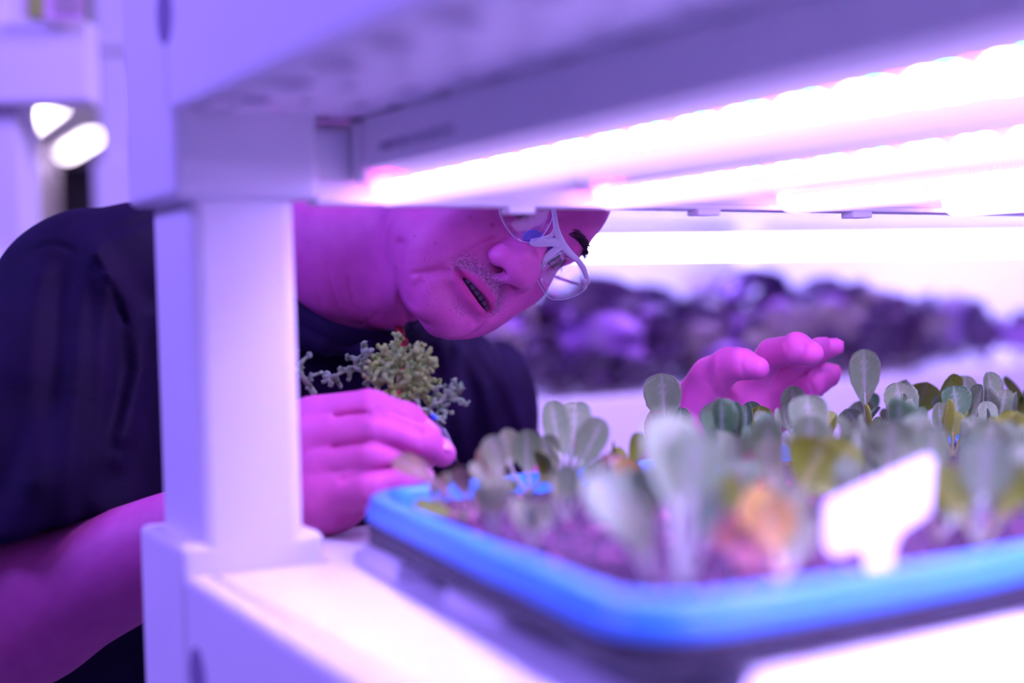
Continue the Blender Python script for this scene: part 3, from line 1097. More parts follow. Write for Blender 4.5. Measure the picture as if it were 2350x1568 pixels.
def shirt_fn(p):
    d = chain(p, [SH_R, P(330, 662, 1.245), P(450, 660, 1.290), P(600, 845, 1.335), P(790, 945, 1.345), SH_L], (.066, .066, .070, .078, .080, .068), .03)
    d = smin(d, chain(p, [P(780, 960, 1.38), P(560, 1180, 1.50), HIP + np.array((0, 0, .02))], (.100, .140, .155), .04), .07)
    d = smin(d, chain(p, [P(330, 860, 1.32), P(270, 1250, 1.44), P(150, 1620, 1.60)], (.085, .115, .150), .04), .05)
    loop = chain(p, [c.astype(np.float32) for c in COLL] + [COLL[0].astype(np.float32)], [.010] * (len(COLL) + 1), .004)
    d = smin(d, loop, .035)
    # sleeves
    sr = chain(p, [SH_R, P(80, 960, 1.165), P(40, 1200, 1.14), P(0, 1400, 1.12)], (.068, .098, .125, .130), .02)
    hem = ((p - HEMR_A.astype(np.float32)) @ HEMR_N)
    sr = smax(sr, hem, .006)
    inner = chain(p, [P(60, 1100, 1.15), P(0, 1400, 1.12)], (.104, .124), .01)
    d = smin(d, sr, .045)
    d = smax(d, -np.maximum(inner, -(hem + .035)), .004)
    sl = chain(p, [SH_L, P(1120, 1200, 1.400)], (.066, .068), .02)
    hn = (P(1130, 1110, 1.40) - SH_L); hn = (hn / np.linalg.norm(hn)).astype(np.float32)
    sl = smax(sl, (p - P(1120, 1190, 1.40).astype(np.float32)) @ hn, .006)
    d = smin(d, sl, .03)
    d = d + cloth_folds(p)
    for pts, am, w in (([(955, 790), (985, 880), (1000, 1000)], -.0050, .009), ([(1005, 785), (1045, 890), (1062, 1040)], -.0060, .010), ([(1055, 790), (1112, 890), (1145, 1040)], -.0055, .009), ([(1098, 800), (1165, 890), (1205, 1000)], -.0045, .008),
                       ([(215, 570), (180, 700), (165, 950), (155, 1200)], -.0060, .010), ([(222, 585), (300, 700), (320, 850), (270, 1050)], -.0070, .010), ([(240, 640), (238, 900), (215, 1150)], -.0050, .008), ([(345, 730), (328, 850), (285, 1000)], -.0060, .009), ([(90, 640), (75, 850), (80, 1100)], -.0055, .013),
                       ([(65, 578), (120, 560), (190, 582), (230, 543), (345, 500)], .0022, .0030), ([(200, 590), (255, 660), (285, 740)], .0022, .0030), ([(690, 830), (760, 860), (850, 868), (930, 850)], -.0035, .010), ([(700, 900), (790, 935), (880, 930)], -.0035, .011)):
        d = d + seam(p, pts, am, w, 1.50)
    return d


v, f = sdf_mesh(shirt_fn, (-.75, .95, .75), (.25, 1.95, H + .22), .0032)
shirt = part_of(np_obj('t_shirt', v, f, M['shirt']), PERSON, 'dark navy short sleeved T-shirt')


def strip(name, U, L, th, m, parent):
    U = smooth_path(U + [U[0]], 6)[:-1]; L = smooth_path(L + [L[0]], 6)[:-1]
    bm = bmesh.new(); rings = []
    n = len(U); cen = sum(U) / n
    for u, l in zip(U, L):
        ax_ = (u - l); ax_ /= np.linalg.norm(ax_)
        out = ((u + l) / 2 - cen); out -= ax_ * (out @ ax_); out /= np.linalg.norm(out)
        rings.append([bm.verts.new(x) for x in (u - out * th, u + out * th * .3, u + out * th - ax_ * th, l + out * th + ax_ * th, l + out * th * .3, l - out * th)])
    for i in range(n):
        a, b = rings[i], rings[(i + 1) % n]
        for k in range(6): bm.faces.new((a[k], a[(k + 1) % 6], b[(k + 1) % 6], b[k]))
    return mesh_obj(name, bm, m)


col_o = part_of(strip('collar', COLU, COLL, .0035, M['shirt'], None), PERSON)
# trousers and shoes (below the frame)
v, f = sdf_mesh(lambda p: smax(legs(p, .018), np.maximum(p[:, 2] - HIP[2] - .05, .09 - p[:, 2]), .01), (-.9, 1.2, .0), (.1, 2.0, 1.1), .012)
part_of(np_obj('trousers', v, f, M['trousers']), PERSON)
for ft in FEET:
    v, f = sdf_mesh(lambda p, ft=ft: smax(chain(p, [ft + np.array((0, .04, -.02)), ft + np.array((.02, -.15, -.035))], (.055, .045), .02), .001 - p[:, 2], .004), ft - .3, ft + .3, .008)
    part_of(np_obj('shoe', v, f, M['shoe']), PERSON)

# ------------------------------------------------------------------ red neck cord
M['cord'] = mat('red_cord', (0.55, 0.03, 0.05), 0.7)
bm = bmesh.new()
sweep(bm, smooth_path([P(880, 700, 1.30), P(912, 752, 1.215), P(917, 790, 1.200), P(916, 860, 1.195), P(914, 960, 1.200)], 5), .0022, n=8)
sweep(bm, smooth_path([P(905, 700, 1.30), P(922, 756, 1.216), P(924, 790, 1.200), P(922, 860, 1.195), P(918, 960, 1.200)], 5), .0020, n=8)
sweep(bm, smooth_path([P(912, 782, 1.197), P(921, 778, 1.194), P(929, 784, 1.197), P(922, 796, 1.196), P(912, 792, 1.197)], 4), .0030, n=8)
tag(mesh_obj('neck_cord', bm, M['cord']), 'thin red cord hanging from the neck below the chin', 'cord')

# ------------------------------------------------------------------ eyeglasses
M['frame'] = mat('clear_white_frame', (0.80, 0.76, 0.84), 0.22, 0.6, coat=0.4, transl=0.25)
M['pad'] = mat('violet_nose_pad', (0.18, 0.12, 0.55), 0.35, 0.5, transl=0.3)


def lens_material():
    m = bpy.data.materials.new('clear_lens'); m.use_nodes = True
    nt = m.node_tree; nt.nodes.remove(nt.nodes['Principled BSDF'])
    t = nt.nodes.new('ShaderNodeBsdfTransparent'); t.inputs[0].default_value = (0.95, 0.93, 0.98, 1)
    gl = nt.nodes.new('ShaderNodeBsdfGlossy'); gl.inputs['Roughness'].default_value = 0.03; gl.inputs[0].default_value = (1, 1, 1, 1)
    fr = nt.nodes.new('ShaderNodeLayerWeight'); fr.inputs[0].default_value = 0.35
    mr = nt.nodes.new('ShaderNodeMapRange'); mr.inputs['To Min'].default_value = 0.03; mr.inputs['To Max'].default_value = 0.28
    nt.links.new(fr.outputs['Fresnel'], mr.inputs[0])
    ms = nt.nodes.new('ShaderNodeMixShader'); nt.links.new(mr.outputs[0], ms.inputs[0])
    nt.links.new(t.outputs[0], ms.inputs[1]); nt.links.new(gl.outputs[0], ms.inputs[2])
    nt.links.new(ms.outputs[0], nt.nodes['Material Output'].inputs[0])
    return m


M['lens'] = lens_material()


def lens_y(x, z, off=0.0):
    return .1120 - 5.0 * x * x - .9 * (z - .02) ** 2 + off


def GS(px, py, off=0.0):
    "head-local point where a photo pixel's ray meets the curved front of the glasses"
    y = .105
    for _ in range(12):
        l = HP(px, py, 1, y)
        y = .5 * y + .5 * lens_y(l[0], l[2], off)
    return HP(px, py, 1, y)


GL = thing('eyeglasses', 'clear rimless eyeglasses with a pale frame worn on the face', 'eyeglasses', tuple(head_w(0, .11, .02)))


def gpart(name, bm, m, label=None):
    o = mesh_obj(name, bm, m)
    o.parent = GL; o.matrix_parent_inverse = Matrix.Translation(GL.location).inverted()
    if label: o['label'] = label
    return o


def lens(outline, name='lens'):
    pts = smooth_path([GS(*p) for p in outline] + [GS(*outline[0])], 4)[:-1]
    c = sum(pts) / len(pts)
    bm = bmesh.new()
    layers = []
    for off in (0.0, -.0014):
        rings = []
        for k in (1.0, .75, .5, .25):
            r_ = []
            for p in pts:
                x, z = c[0] + (p[0] - c[0]) * k, c[2] + (p[2] - c[2]) * k
                r_.append(bm.verts.new(head_w(x, lens_y(x, z, off), z)))
            rings.append(r_)
        cv = bm.verts.new(head_w(c[0], lens_y(c[0], c[2], off), c[2]))
        n = len(pts)
        for a, b in zip(rings, rings[1:]):
            for k in range(n): bm.faces.new((a[k], a[(k + 1) % n], b[(k + 1) % n], b[k]))
        for k in range(n): bm.faces.new((rings[-1][k], rings[-1][(k + 1) % n], cv))
        layers.append(rings[0])
    a, b = layers; n = len(pts)
    for k in range(n): bm.faces.new((a[k], a[(k + 1) % n], b[(k + 1) % n], b[k]))
    gpart(name, bm, M['lens'])
    bm = bmesh.new()
    loop = [head_w(p[0], lens_y(p[0], p[2], -.0007), p[2]) for p in pts]
    sweep(bm, loop + [loop[0]], .00034, n=6, cap=False)
    gpart('lens_edge', bm, M['frame'])


LO = [(1290, 580), (1262, 598), (1240, 612), (1232, 634), (1242, 660), (1262, 685), (1282, 689), (1305, 686), (1330, 676), (1346, 663), (1350, 645), (1343, 618), (1330, 600), (1312, 585)]
RO_ = [(1266, 510), (1252, 535), (1234, 552), (1212, 557), (1190, 552), (1170, 533), (1154, 508), (1146, 485), (1146, 455), (1165, 425), (1200, 405), (1240, 410), (1268, 440), (1272, 478)]
lens(LO); lens(RO_)


def bar(pts, name='frame_bar', flat=.55):
    pp = smooth_path([np.array(list(head_w(*GS(px, py, off))) + [r]) for px, py, off, r in pts], 5)
    bm = bmesh.new(); sweep(bm, [p[:3] for p in pp], [p[3] for p in pp], n=12, flat=flat, up=HR[:, 1])
    gpart(name, bm, M['frame'])


bar([(1180, 395, .001, .0020), (1235, 400, .001, .0022), (1262, 440, .001, .0022), (1272, 490, .001, .0020), (1277, 525, .001, .0024), (1288, 558, .001, .0036), (1308, 582, .001, .0030), (1330, 602, .001, .0024), (1345, 630, .001, .0022), (1350, 652, .001, .0016)], 'brow_bar')
bar([(1287, 560, .001, .0036), (1268, 556, .0, .0036), (1246, 558, -.001, .0034), (1226, 559, -.003, .0026), (1216, 556, -.004, .0018)], 'bridge_arm', .5)
bar([(1275, 520, .0, .0012), (1266, 540, -.001, .0020), (1245, 549, -.003, .0022), (1218, 553, -.005, .0016)], 'bridge_arm', .5)
bar([(1288, 566, .001, .0030), (1266, 582, -.003, .0038), (1250, 598, -.006, .0034), (1240, 618, -.009, .0016)], 'bridge_arm', .5)


def pad(px, py, off, rx, ry, ang):
    c = GS(px, py, off)
    bm = bmesh.new()
    for v in bmesh.ops.create_uvsphere(bm, u_segments=20, v_segments=12, radius=1)['verts']:
        k = v.co.copy()
        q = Vector(head_w(*c)) + Vector(_r) * (k.x * rx * math.cos(ang) - k.y * ry * math.sin(ang)) + Vector(_u) * (k.x * rx * math.sin(ang) + k.y * ry * math.cos(ang)) - Vector(_f) * k.z * .0013
        v.co = q
    gpart('nose_pad', bm, M['pad'], 'violet translucent nose pad')


pad(1223, 544, -.007, .0085, .0058, .05)
pad(1252, 583, -.011, .0040, .0085, -.6)
for sx in (1, -1):
    bm = bmesh.new()
    yy = lens_y(sx * .058, .03)
    sweep(bm, smooth_path([head_w(sx * .060, yy, .031), head_w(sx * .074, yy - .018, .030), head_w(sx * .080, .03, .024), head_w(sx * .082, -.005, .020), head_w(sx * .079, -.032, -.006)], 5), [.0022] * 21, n=8, flat=.6)
    gpart('temple_arm', bm, M['frame'])
# ------------------------------------------------------------------ blue seedling tray
ZR = -0.129                                      # rim height
TA = PZ(806, 1126, ZR)
D1 = np.array((math.sin(math.radians(23)), -math.cos(math.radians(23)), 0))
D2 = np.array((math.cos(math.radians(31.5)), math.sin(math.radians(31.5)), 0))
TL1, TL2 = 0.388, 0.67
ZSOIL = -0.1385


def TP(s, t, z):
    "tray point: s along the long side, t along the short side (metres), z against camera height"
    return TA + D2 * s + D1 * t + np.array((0, 0, z - ZR))


def outline(inset, rad=.045, n=9):
    A_, B_, C_, D_ = (inset, inset), (inset, TL1 - inset), (TL2 - inset, TL1 - inset), (TL2 - inset, inset)
    pts = [np.array(p, float) for p in (A_, B_, C_, D_)]
    out = []
    r = max(.006, rad - inset)
    for i in range(4):
        p, a, b = pts[i], pts[i - 1], pts[(i + 1) % 4]
        u = (a - p) / np.linalg.norm(a - p); w = (b - p) / np.linalg.norm(b - p)
        c = p + (u + w) * r
        for k in range(n):
            th = k / (n - 1) * math.pi / 2
            out.append(c - w * r * math.cos(th) - u * r * math.sin(th))
        m = np.linalg.norm(b - p)
        for k in range(1, 8):
            out.append(p + w * (r + (m - 2 * r) * k / 8))
    return out


def loft(bm, prof, closed=True):
    rings = []
    for inset, z in prof:
        rings.append([bm.verts.new(TP(q[0], q[1], z) + np.array((0, 0, .0012 * math.sin(q[0] * 21 + 1) * (q[1] > TL1 * .6)))) for q in outline(inset)])
    n = len(rings[0])
    for a, b in zip(rings, rings[1:]):
        for k in range(n): bm.faces.new((a[k], a[(k + 1) % n], b[(k + 1) % n], b[k]))
    return rings


tray = thing('seedling_tray', 'blue rimmed seedling tray full of small lettuce plants', 'tray', tuple(TP(TL2 / 2, TL1 / 2, -.160)))


def tpart(name, bm, m, smooth=True, parent=None, label=None):
    o = mesh_obj(name, bm, m, None, smooth)
    o.parent = tray; o.matrix_parent_inverse = Matrix.Translation(tray.location).inverted()
    if label: o['label'] = label
    return o


bm = bmesh.new()
loft(bm, [(.016, -.150), (.0130, -.133), (.0115, -.1300), (.0095, ZR), (.0035, ZR), (.0008, -.1302), (.0002, -.1335), (.0012, -.1345), (-.0012, -.1352), (-.0024, -.1425), (-.0014, -.1432), (.0010, -.1420), (.002, -.133), (.005, -.1315), (.0100, -.1325), (.014, -.150), (.016, -.150)])
tpart('blue_rim', bm, M['blue'])
bm = bmesh.new()
rg = loft(bm, [(.010, -.1415), (.0005, -.1415), (-.0015, -.1425), (-.0010, -.1570), (.0030, -.1595), (.012, -.1600)])
bm.faces.new(rg[-1])
tpart('black_under_tray', bm, M['black'])
M['soil'] = mat('growing_medium', (0.10, 0.045, 0.085), 0.9, 0.15, noise=0.7, nscale=120, col2=(0.025, 0.012, 0.03), bump=0.9, bscale=260)
rnd = random.Random(11)
bm = bmesh.new()
nx, ny = 96, 56
gv = {}
from mathutils import noise as mnoise
for i in range(nx + 1):
    for j in range(ny + 1):
        s_, t_ = .0135 + (TL2 - .027) * i / nx, .0135 + (TL1 - .027) * j / ny
        cell = (math.sin(s_ / .047 * math.pi) * math.sin(t_ / .047 * math.pi)) ** 2
        zz = ZSOIL - .004 + .0032 * cell + .0022 * mnoise.noise(Vector((s_ * 150, t_ * 150, 0))) + .0012 * mnoise.noise(Vector((s_ * 500, t_ * 500, 3)))
        gv[i, j] = bm.verts.new(TP(s_, t_, zz))
for i in range(nx):
    for j in range(ny):
        bm.faces.new((gv[i, j], gv[i + 1, j], gv[i + 1, j + 1], gv[i, j + 1]))
so = tpart('growing_medium', bm, M['soil']); so['kind'] = 'stuff'
M['crumb'] = mat('pink_grit', (0.50, 0.14, 0.30), 0.8, noise=0.5, nscale=300)
bm = bmesh.new()
for k in range(420):
    s_, t_ = rnd.uniform(.02, TL2 - .02), rnd.uniform(.02, TL1 - .02)
    r_ = rnd.uniform(.0008, .0028)
    mtx = Matrix.Translation(Vector(TP(s_, t_, ZSOIL - .001 + r_ * .3))) @ Matrix.Diagonal((r_, r_ * rnd.uniform(.6, 1.2), r_ * .8, 1))
    bmesh.ops.create_icosphere(bm, subdivisions=1, radius=1, matrix=mtx)
cr_ = tpart('grit', bm, M['crumb']); cr_['kind'] = 'stuff'

# ------------------------------------------------------------------ leaves
def leaf_mat(name, col, col2, vein, rough=0.45):
    m = mat(name, col, rough, 0.4, noise=0.5, nscale=55, col2=col2, bump=0.3, bscale=350, transl=0.22)
    nt = m.node_tree; b = nt.nodes['Principled BSDF']
    at = nt.nodes.new('ShaderNodeVertexColor'); at.layer_name = 'vein'
    mx = nt.nodes.new('ShaderNodeMix'); mx.data_type = 'RGBA'; mx.inputs[7].default_value = (*vein, 1)
    src = b.inputs['Base Color'].links[0].from_socket
    nt.links.new(src, mx.inputs[6]); nt.links.new(at.outputs['Color'], mx.inputs[0]); nt.links.new(mx.outputs[2], b.inputs['Base Color'])
    return m


M['lg'] = leaf_mat('grey_green_leaf', (0.21, 0.31, 0.13), (0.16, 0.25, 0.10), (0.42, 0.44, 0.34))
M['lo'] = leaf_mat('olive_leaf', (0.22, 0.29, 0.015), (0.17, 0.23, 0.02), (0.36, 0.38, 0.14))
M['ld'] = leaf_mat('dark_green_leaf', (0.09, 0.20, 0.06), (0.06, 0.16, 0.05), (0.30, 0.40, 0.28))
M['lp'] = leaf_mat('pale_leaf', (0.32, 0.38, 0.18), (0.27, 0.33, 0.14), (0.50, 0.46, 0.38))
M['ly'] = leaf_mat('yellow_leaf', (0.58, 0.42, 0.06), (0.50, 0.30, 0.08), (0.62, 0.45, 0.25))
M['lr'] = leaf_mat('reddish_leaf', (0.55, 0.16, 0.20), (0.50, 0.28, 0.12), (0.60, 0.30, 0.35))
M['lt'] = leaf_mat('tan_leaf', (0.27, 0.20, 0.09), (0.24, 0.14, 0.10), (0.45, 0.26, 0.26))


LU = [0, .08, .16, .3, .45, .6, .72, .82, .90, .955, .985, 1.0]
LW = [.05, .15, .32, .62, .86, .98, 1.0, .94, .80, .60, .40, .18]


def leaf_geo(root, tip, width, facing, m, bow=.15, pet=.38, cup=.25, wav=0.0, seed=0, name='leaf', pr=.0011, shape=1.35, side=0.0):
    "one leaf: petiole and blade from root to tip, upper face towards facing"
    width = width * 1.1
    rr = random.Random(seed)
    root, tip = Vector(root), Vector(tip)
    axis = tip - root; L = axis.length
    fz = Vector(facing); fz = (fz - axis.normalized() * fz.dot(axis.normalized())).normalized()
    sd = axis.normalized().cross(fz)
    def spine(t):
        return root + axis * t + fz * (-bow * L * math.sin(t * math.pi)) + sd * (side * L * math.sin(t * math.pi))
    n, m_ = 16, 6
    bm = bmesh.new()
    vl = bm.verts.layers.float_color.new('vein')
    front, back = [], []
    for i in range(n + 1):
        u = 1 - (1 - i / n) ** 1.6
        t = pet * .86 + (1 - pet * .86) * u
        c = spine(t)
        tg = (spine(min(t + .02, 1.0)) - spine(t - .02)).normalized()
        nr = (fz - tg * fz.dot(tg)).normalized()
        s2 = tg.cross(nr)
        w = max(width / 2 * float(np.interp(u, LU, LW)), pr * 1.1)
        rowf, rowb = [], []
        for j in range(-m_, m_ + 1):
            v = j / m_
            edge = wav * width * math.sin(u * 19 + (3 if j > 0 else 0) + seed) * abs(v) ** 2
            notch = 1 - .05 * abs(math.sin(u * 26 + seed)) * (abs(v) > .9)
            off = cup * w * v * v + edge - .0006 * math.exp(-(v / .12) ** 2)
            vein = max(math.exp(-(v / .09) ** 2) * (1 - .5 * u), .45 * max(0, math.sin((u * 1.3 - abs(v) * .55) * 42)) ** 9 * (abs(v) > .08))
            pos = c + s2 * (w * v * notch) + nr * off
            a = bm.verts.new(pos); a[vl] = (vein, vein, vein, 1)
            b = bm.verts.new(pos - nr * .00035); b[vl] = (vein, vein, vein, 1)
            rowf.append(a); rowb.append(b)
        front.append(rowf); back.append(rowb)
    for i in range(n):
        for j in range(2 * m_):
            bm.faces.new((front[i][j], front[i][j + 1], front[i + 1][j + 1], front[i + 1][j]))
            bm.faces.new((back[i][j + 1], back[i][j], back[i + 1][j], back[i + 1][j + 1]))
        bm.faces.new((front[i][0], front[i + 1][0], back[i + 1][0], back[i][0]))
        bm.faces.new((front[i + 1][-1], front[i][-1], back[i][-1], back[i + 1][-1]))
    bm.faces.new([front[n][j] for j in range(2 * m_ + 1)] + [back[n][j] for j in range(2 * m_, -1, -1)])
    nv = len(bm.verts)
    sweep(bm, [spine(pet * .94 * k / 6) for k in range(7)] + [spine(pet + .12)], [pr * 1.25, pr * 1.1, pr, pr, pr, pr * 1.05, pr * 1.1, pr * .6], n=7)
    bm.verts.ensure_lookup_table()
    for v in bm.verts[nv:]: v[vl] = (.95, .95, .95, 1)
    return mesh_obj(name, bm, M[m])


TOCAM = lambda p: (Vector(CAM) - Vector(p)).normalized()
SEED_N = [0]


def plant_at(root, leaves, label, name='lettuce_seedling', cat='seedling', group='lettuce seedlings in the blue tray', m='lg'):
    "leaves: list of (tip point, width m, facing vector, material, kwargs)"
    t = thing(name, label, cat, tuple(root), 0, group)
    inv = Matrix.Translation(t.location).inverted()
    for k, (tip, w, fc, mm, kw) in enumerate(leaves):
        SEED_N[0] += 1
        jit = np.array((random.uniform(-.0012, .0012), random.uniform(-.0012, .0012), 0))
        o = leaf_geo(root + jit, tip, w, fc, mm, seed=SEED_N[0], **kw)
        o.parent = t; o.matrix_parent_inverse = inv
    return t


def hero(root_px, label, leaves, zroot=ZSOIL):
    "root_px on the soil plane; leaves = (px, py, dY, width px, turn, material, kwargs)"
    r = PZ(root_px[0], root_px[1], zroot)
    Y = r[1]
    out = []
    for px, py, dy, wpx, turn, mm, kw in leaves:
        tip = P(px, py, Y + dy)
        f = TOCAM(tip)
        f = Vector((f.x * math.cos(turn) - f.y * math.sin(turn), f.x * math.sin(turn) + f.y * math.cos(turn), f.z + .25))
        out.append((tip, wpx * (Y + dy) / F_PX, f, mm, kw))
    return plant_at(r, out, label)


K = dict
# back rows, in focus
hero((1988, 1018), 'tallest single upright lettuce leaf standing right of the hovering fingertips', [(1983, 802, .0, 68, .1, 'lg', K(pet=.42, bow=.03)), (2012, 935, -.02, 48, .9, 'ld', K(pet=.3)), (1940, 940, .0, 60, -.6, 'lg', K(pet=.35))])
hero((1532, 1062), 'lettuce seedling with a broad round leaf just left of the hovering palm', [(1518, 858, .0, 84, -.15, 'lg', K(pet=.42, bow=.05, cup=.15)), (1492, 945, -.015, 66, .5, 'lt', K(pet=.25, bow=.05)), (1562, 935, .02, 60, -.5, 'ld', K(pet=.4))])
hero((1832, 1022), 'lettuce seedling with a pale oval leaf below the ring fingertip', [(1818, 886, .0, 54, .1, 'lg', K(pet=.3)), (1868, 925, .01, 56, -.5, 'lo', K(pet=.35)), (1800, 930, .0, 50, .6, 'lg', K(pet=.35))])
hero((1668, 1052), 'lettuce seedling with a wide bluish leaf below the thumb', [(1652, 918, .0, 98, .0, 'lg', K(pet=.3, bow=.1)), (1712, 930, .03, 46, -.7, 'ld', K(pet=.4))])
hero((1745, 1035), 'small olive lettuce seedling below the palm between two larger ones', [(1742, 932, .0, 62, .4, 'lo', K(pet=.35)), (1720, 922, .01, 50, -.4, 'ld', K(pet=.4)), (1770, 950, .0, 44, -.8, 'lg', K(pet=.4))])
hero((2008, 1005), 'dark green lettuce seedling with crossing thin stems right of the tall leaf', [(2003, 902, .0, 46, .9, 'ld', K(pet=.4, bow=.1)), (1962, 924, .0, 68, -.2, 'lg', K(pet=.35, bow=.1)), (2035, 938, .0, 34, -.8, 'lg', K(pet=.45))])
hero((2092, 1002), 'lettuce seedling with a folded veined leaf at the start of the right hand cluster', [(2078, 872, .0, 84, -.9, 'lg', K(pet=.3, cup=.5)), (2128, 878, -.02, 78, .2, 'lo', K(pet=.3)), (2060, 960, .0, 44, .3, 'ld', K(pet=.4))])
hero((2188, 1010), 'lettuce seedling with two tall leaves crossing, one olive and one grey', [(2188, 858, .0, 74, .9, 'lo', K(pet=.3)), (2214, 862, .03, 66, -.2, 'lg', K(pet=.35)), (2160, 905, .0, 60, -.6, 'lg', K(pet=.35)), (2240, 915, .0, 46, .8, 'lo', K(pet=.35))])
hero((2292, 985), 'slender lettuce seedling with one narrow dark leaf near the right edge', [(2280, 876, .0, 40, 1.0, 'ld', K(pet=.25)), (2310, 930, .0, 50, -.3, 'lo', K(pet=.35)), (2262, 950, .0, 50, .4, 'lg', K(pet=.35))])
hero((2352, 985), 'lettuce seedling with a pointed leaf leaning left at the right edge', [(2308, 864, .0, 42, -1.0, 'lo', K(pet=.2)), (2352, 905, .0, 44, .9, 'lo', K(pet=.3))])
# left rear group behind the rim
hero((1300, 1120), 'lettuce seedling with three tall upright leaves in front of the dark shirt sleeve', [(1266, 918, .01, 66, .4, 'lg', K(pet=.3, bow=.04)), (1322, 922, .04, 78, -.2, 'lg', K(pet=.35, bow=.04)), (1382, 962, .0, 74, -.3, 'lg', K(pet=.3, bow=.04)), (1248, 1000, .0, 60, .3, 'lg', K(pet=.35))])
hero((1215, 1135), 'lettuce seedling with drooping rounded leaves left of the three tall leaves', [(1208, 988, .0, 72, .2, 'lg', K(pet=.3, bow=.1)), (1160, 985, .01, 60, .6, 'lp', K(pet=.5, bow=.2)), (1262, 1050, -.02, 88, -.3, 'lo', K(pet=.3, bow=.2))])
hero((1140, 1165), 'pale arching lettuce seedling rising over the rear blue rim', [(1128, 1000, .02, 62, -.5, 'lp', K(pet=.45, bow=.15)), (1180, 1100, .0, 40, .5, 'lo', K(pet=.4)), (1085, 1060, .02, 30, 0, 'lp', K(pet=.6, bow=.1))])
hero((1078, 1180), 'wilted seedling with a drooping tan leaf hanging toward the fingers', [(905, 1052, .03, 50, .2, 'lt', K(pet=.42, bow=-.16, cup=.1)), (1052, 1072, .0, 48, -.4, 'lt', K(pet=.35, bow=.1))])
hero((1085, 1190), 'low seedling with one leaf lying flat along the left inner rim', [(950, 1152, .02, 34, .2, 'lo', K(pet=.25, bow=.05, cup=.1)), (1122, 1135, .0, 44, .5, 'lr', K(pet=.4)), (1100, 1120, .01, 26, 0, 'lr', K(pet=.5))])
hero((1438, 1130), 'small seedling with a round yellow leaf', [(1442, 1054, .0, 62, .1, 'ly', K(pet=.25, bow=.05)), (1402, 1042, .02, 56, .4, 'lt', K(pet=.4)), (1470, 1090, .0, 40, -.4, 'lp', K(pet=.4))])
# foreground, strongly blurred
hero((1562, 1352), 'large blurred lettuce seedling with a thick pale stem close to the near corner', [(1600, 985, .02, 150, .0, 'lg', K(pet=.48, bow=.03, cup=.15, pr=.0028)), (1540, 950, .10, 130, .2, 'lg', K(pet=.5, bow=.05, pr=.0016)), (1640, 1130, .0, 70, -.5, 'lg', K(pet=.5, bow=.05, pr=.0018))])
hero((1500, 1335), 'blurred seedling with long pale leaves leaning left over the soil', [(1370, 1085, .05, 100, -.2, 'lg', K(pet=.3, bow=-.05, pr=.0018)), (1440, 1140, .0, 78, .2, 'lp', K(pet=.2, bow=-.04, pr=.0022))])
hero((1700, 1310), 'blurred seedling with reddish pink leaves left of the plant tag', [(1655, 1180, .0, 80, .4, 'lr', K(pet=.3, pr=.0018)), (1762, 1115, .04, 88, 0, 'ly', K(pet=.35, pr=.0018)), (1740, 1215, .0, 80, -.4, 'lr', K(pet=.3))])
hero((1790, 1330), 'blurred seedling with an orange yellow leaf beside the plant tag', [(1765, 1140, .02, 104, .1, 'ly', K(pet=.35, pr=.002)), (1850, 1180, .02, 84, -.4, 'lp', K(pet=.3, pr=.002)), (1700, 1240, .0, 70, .3, 'lr', K(pet=.3))])
hero((1800, 1180), 'blurred seedling with a broad olive leaf right above the plant tag', [(1890, 1010, .0, 130, -.2, 'lo', K(pet=.35, bow=.12, pr=.0015)), (1960, 1020, .02, 110, .3, 'lo', K(pet=.3, bow=.12)), (1760, 1010, .0, 74, .3, 'lp', K(pet=.35))])
hero((1720, 1170), 'blurred seedling with an upright grey leaf left of the broad olive leaf', [(1770, 965, .0, 84, .0, 'lg', K(pet=.35)), (1690, 1000, .0, 80, .3, 'lg', K(pet=.35)), (1740, 1040, .0, 80, -.4, 'lr', K(pet=.4))])
hero((2035, 1150), 'blurred seedling with a dark grey leaf behind the top corner of the plant tag', [(2050, 965, .0, 120, .1, 'lg', K(pet=.3, bow=.1)), (2110, 985, .0, 90, -.4, 'lg', K(pet=.3)), (1990, 1010, .0, 60, .4, 'lg', K(pet=.3))])
hero((2250, 1255), 'tall blurred seedling near the right end of the near rim', [(2270, 1005, .0, 120, .1, 'lg', K(pet=.35, bow=.05, pr=.0024)), (2170, 1065, .02, 100, .4, 'lo', K(pet=.4, pr=.0016)), (2340, 1060, .0, 90, -.4, 'lo', K(pet=.35, pr=.0016))])
hero((2150, 1240), 'small blurred seedling right of the plant tag', [(2180, 1090, .0, 70, .2, 'lo', K(pet=.4)), (2215, 1130, .02, 60, -.3, 'lg', K(pet=.4)), (2120, 1150, .0, 40, .5, 'lt', K(pet=.4))])

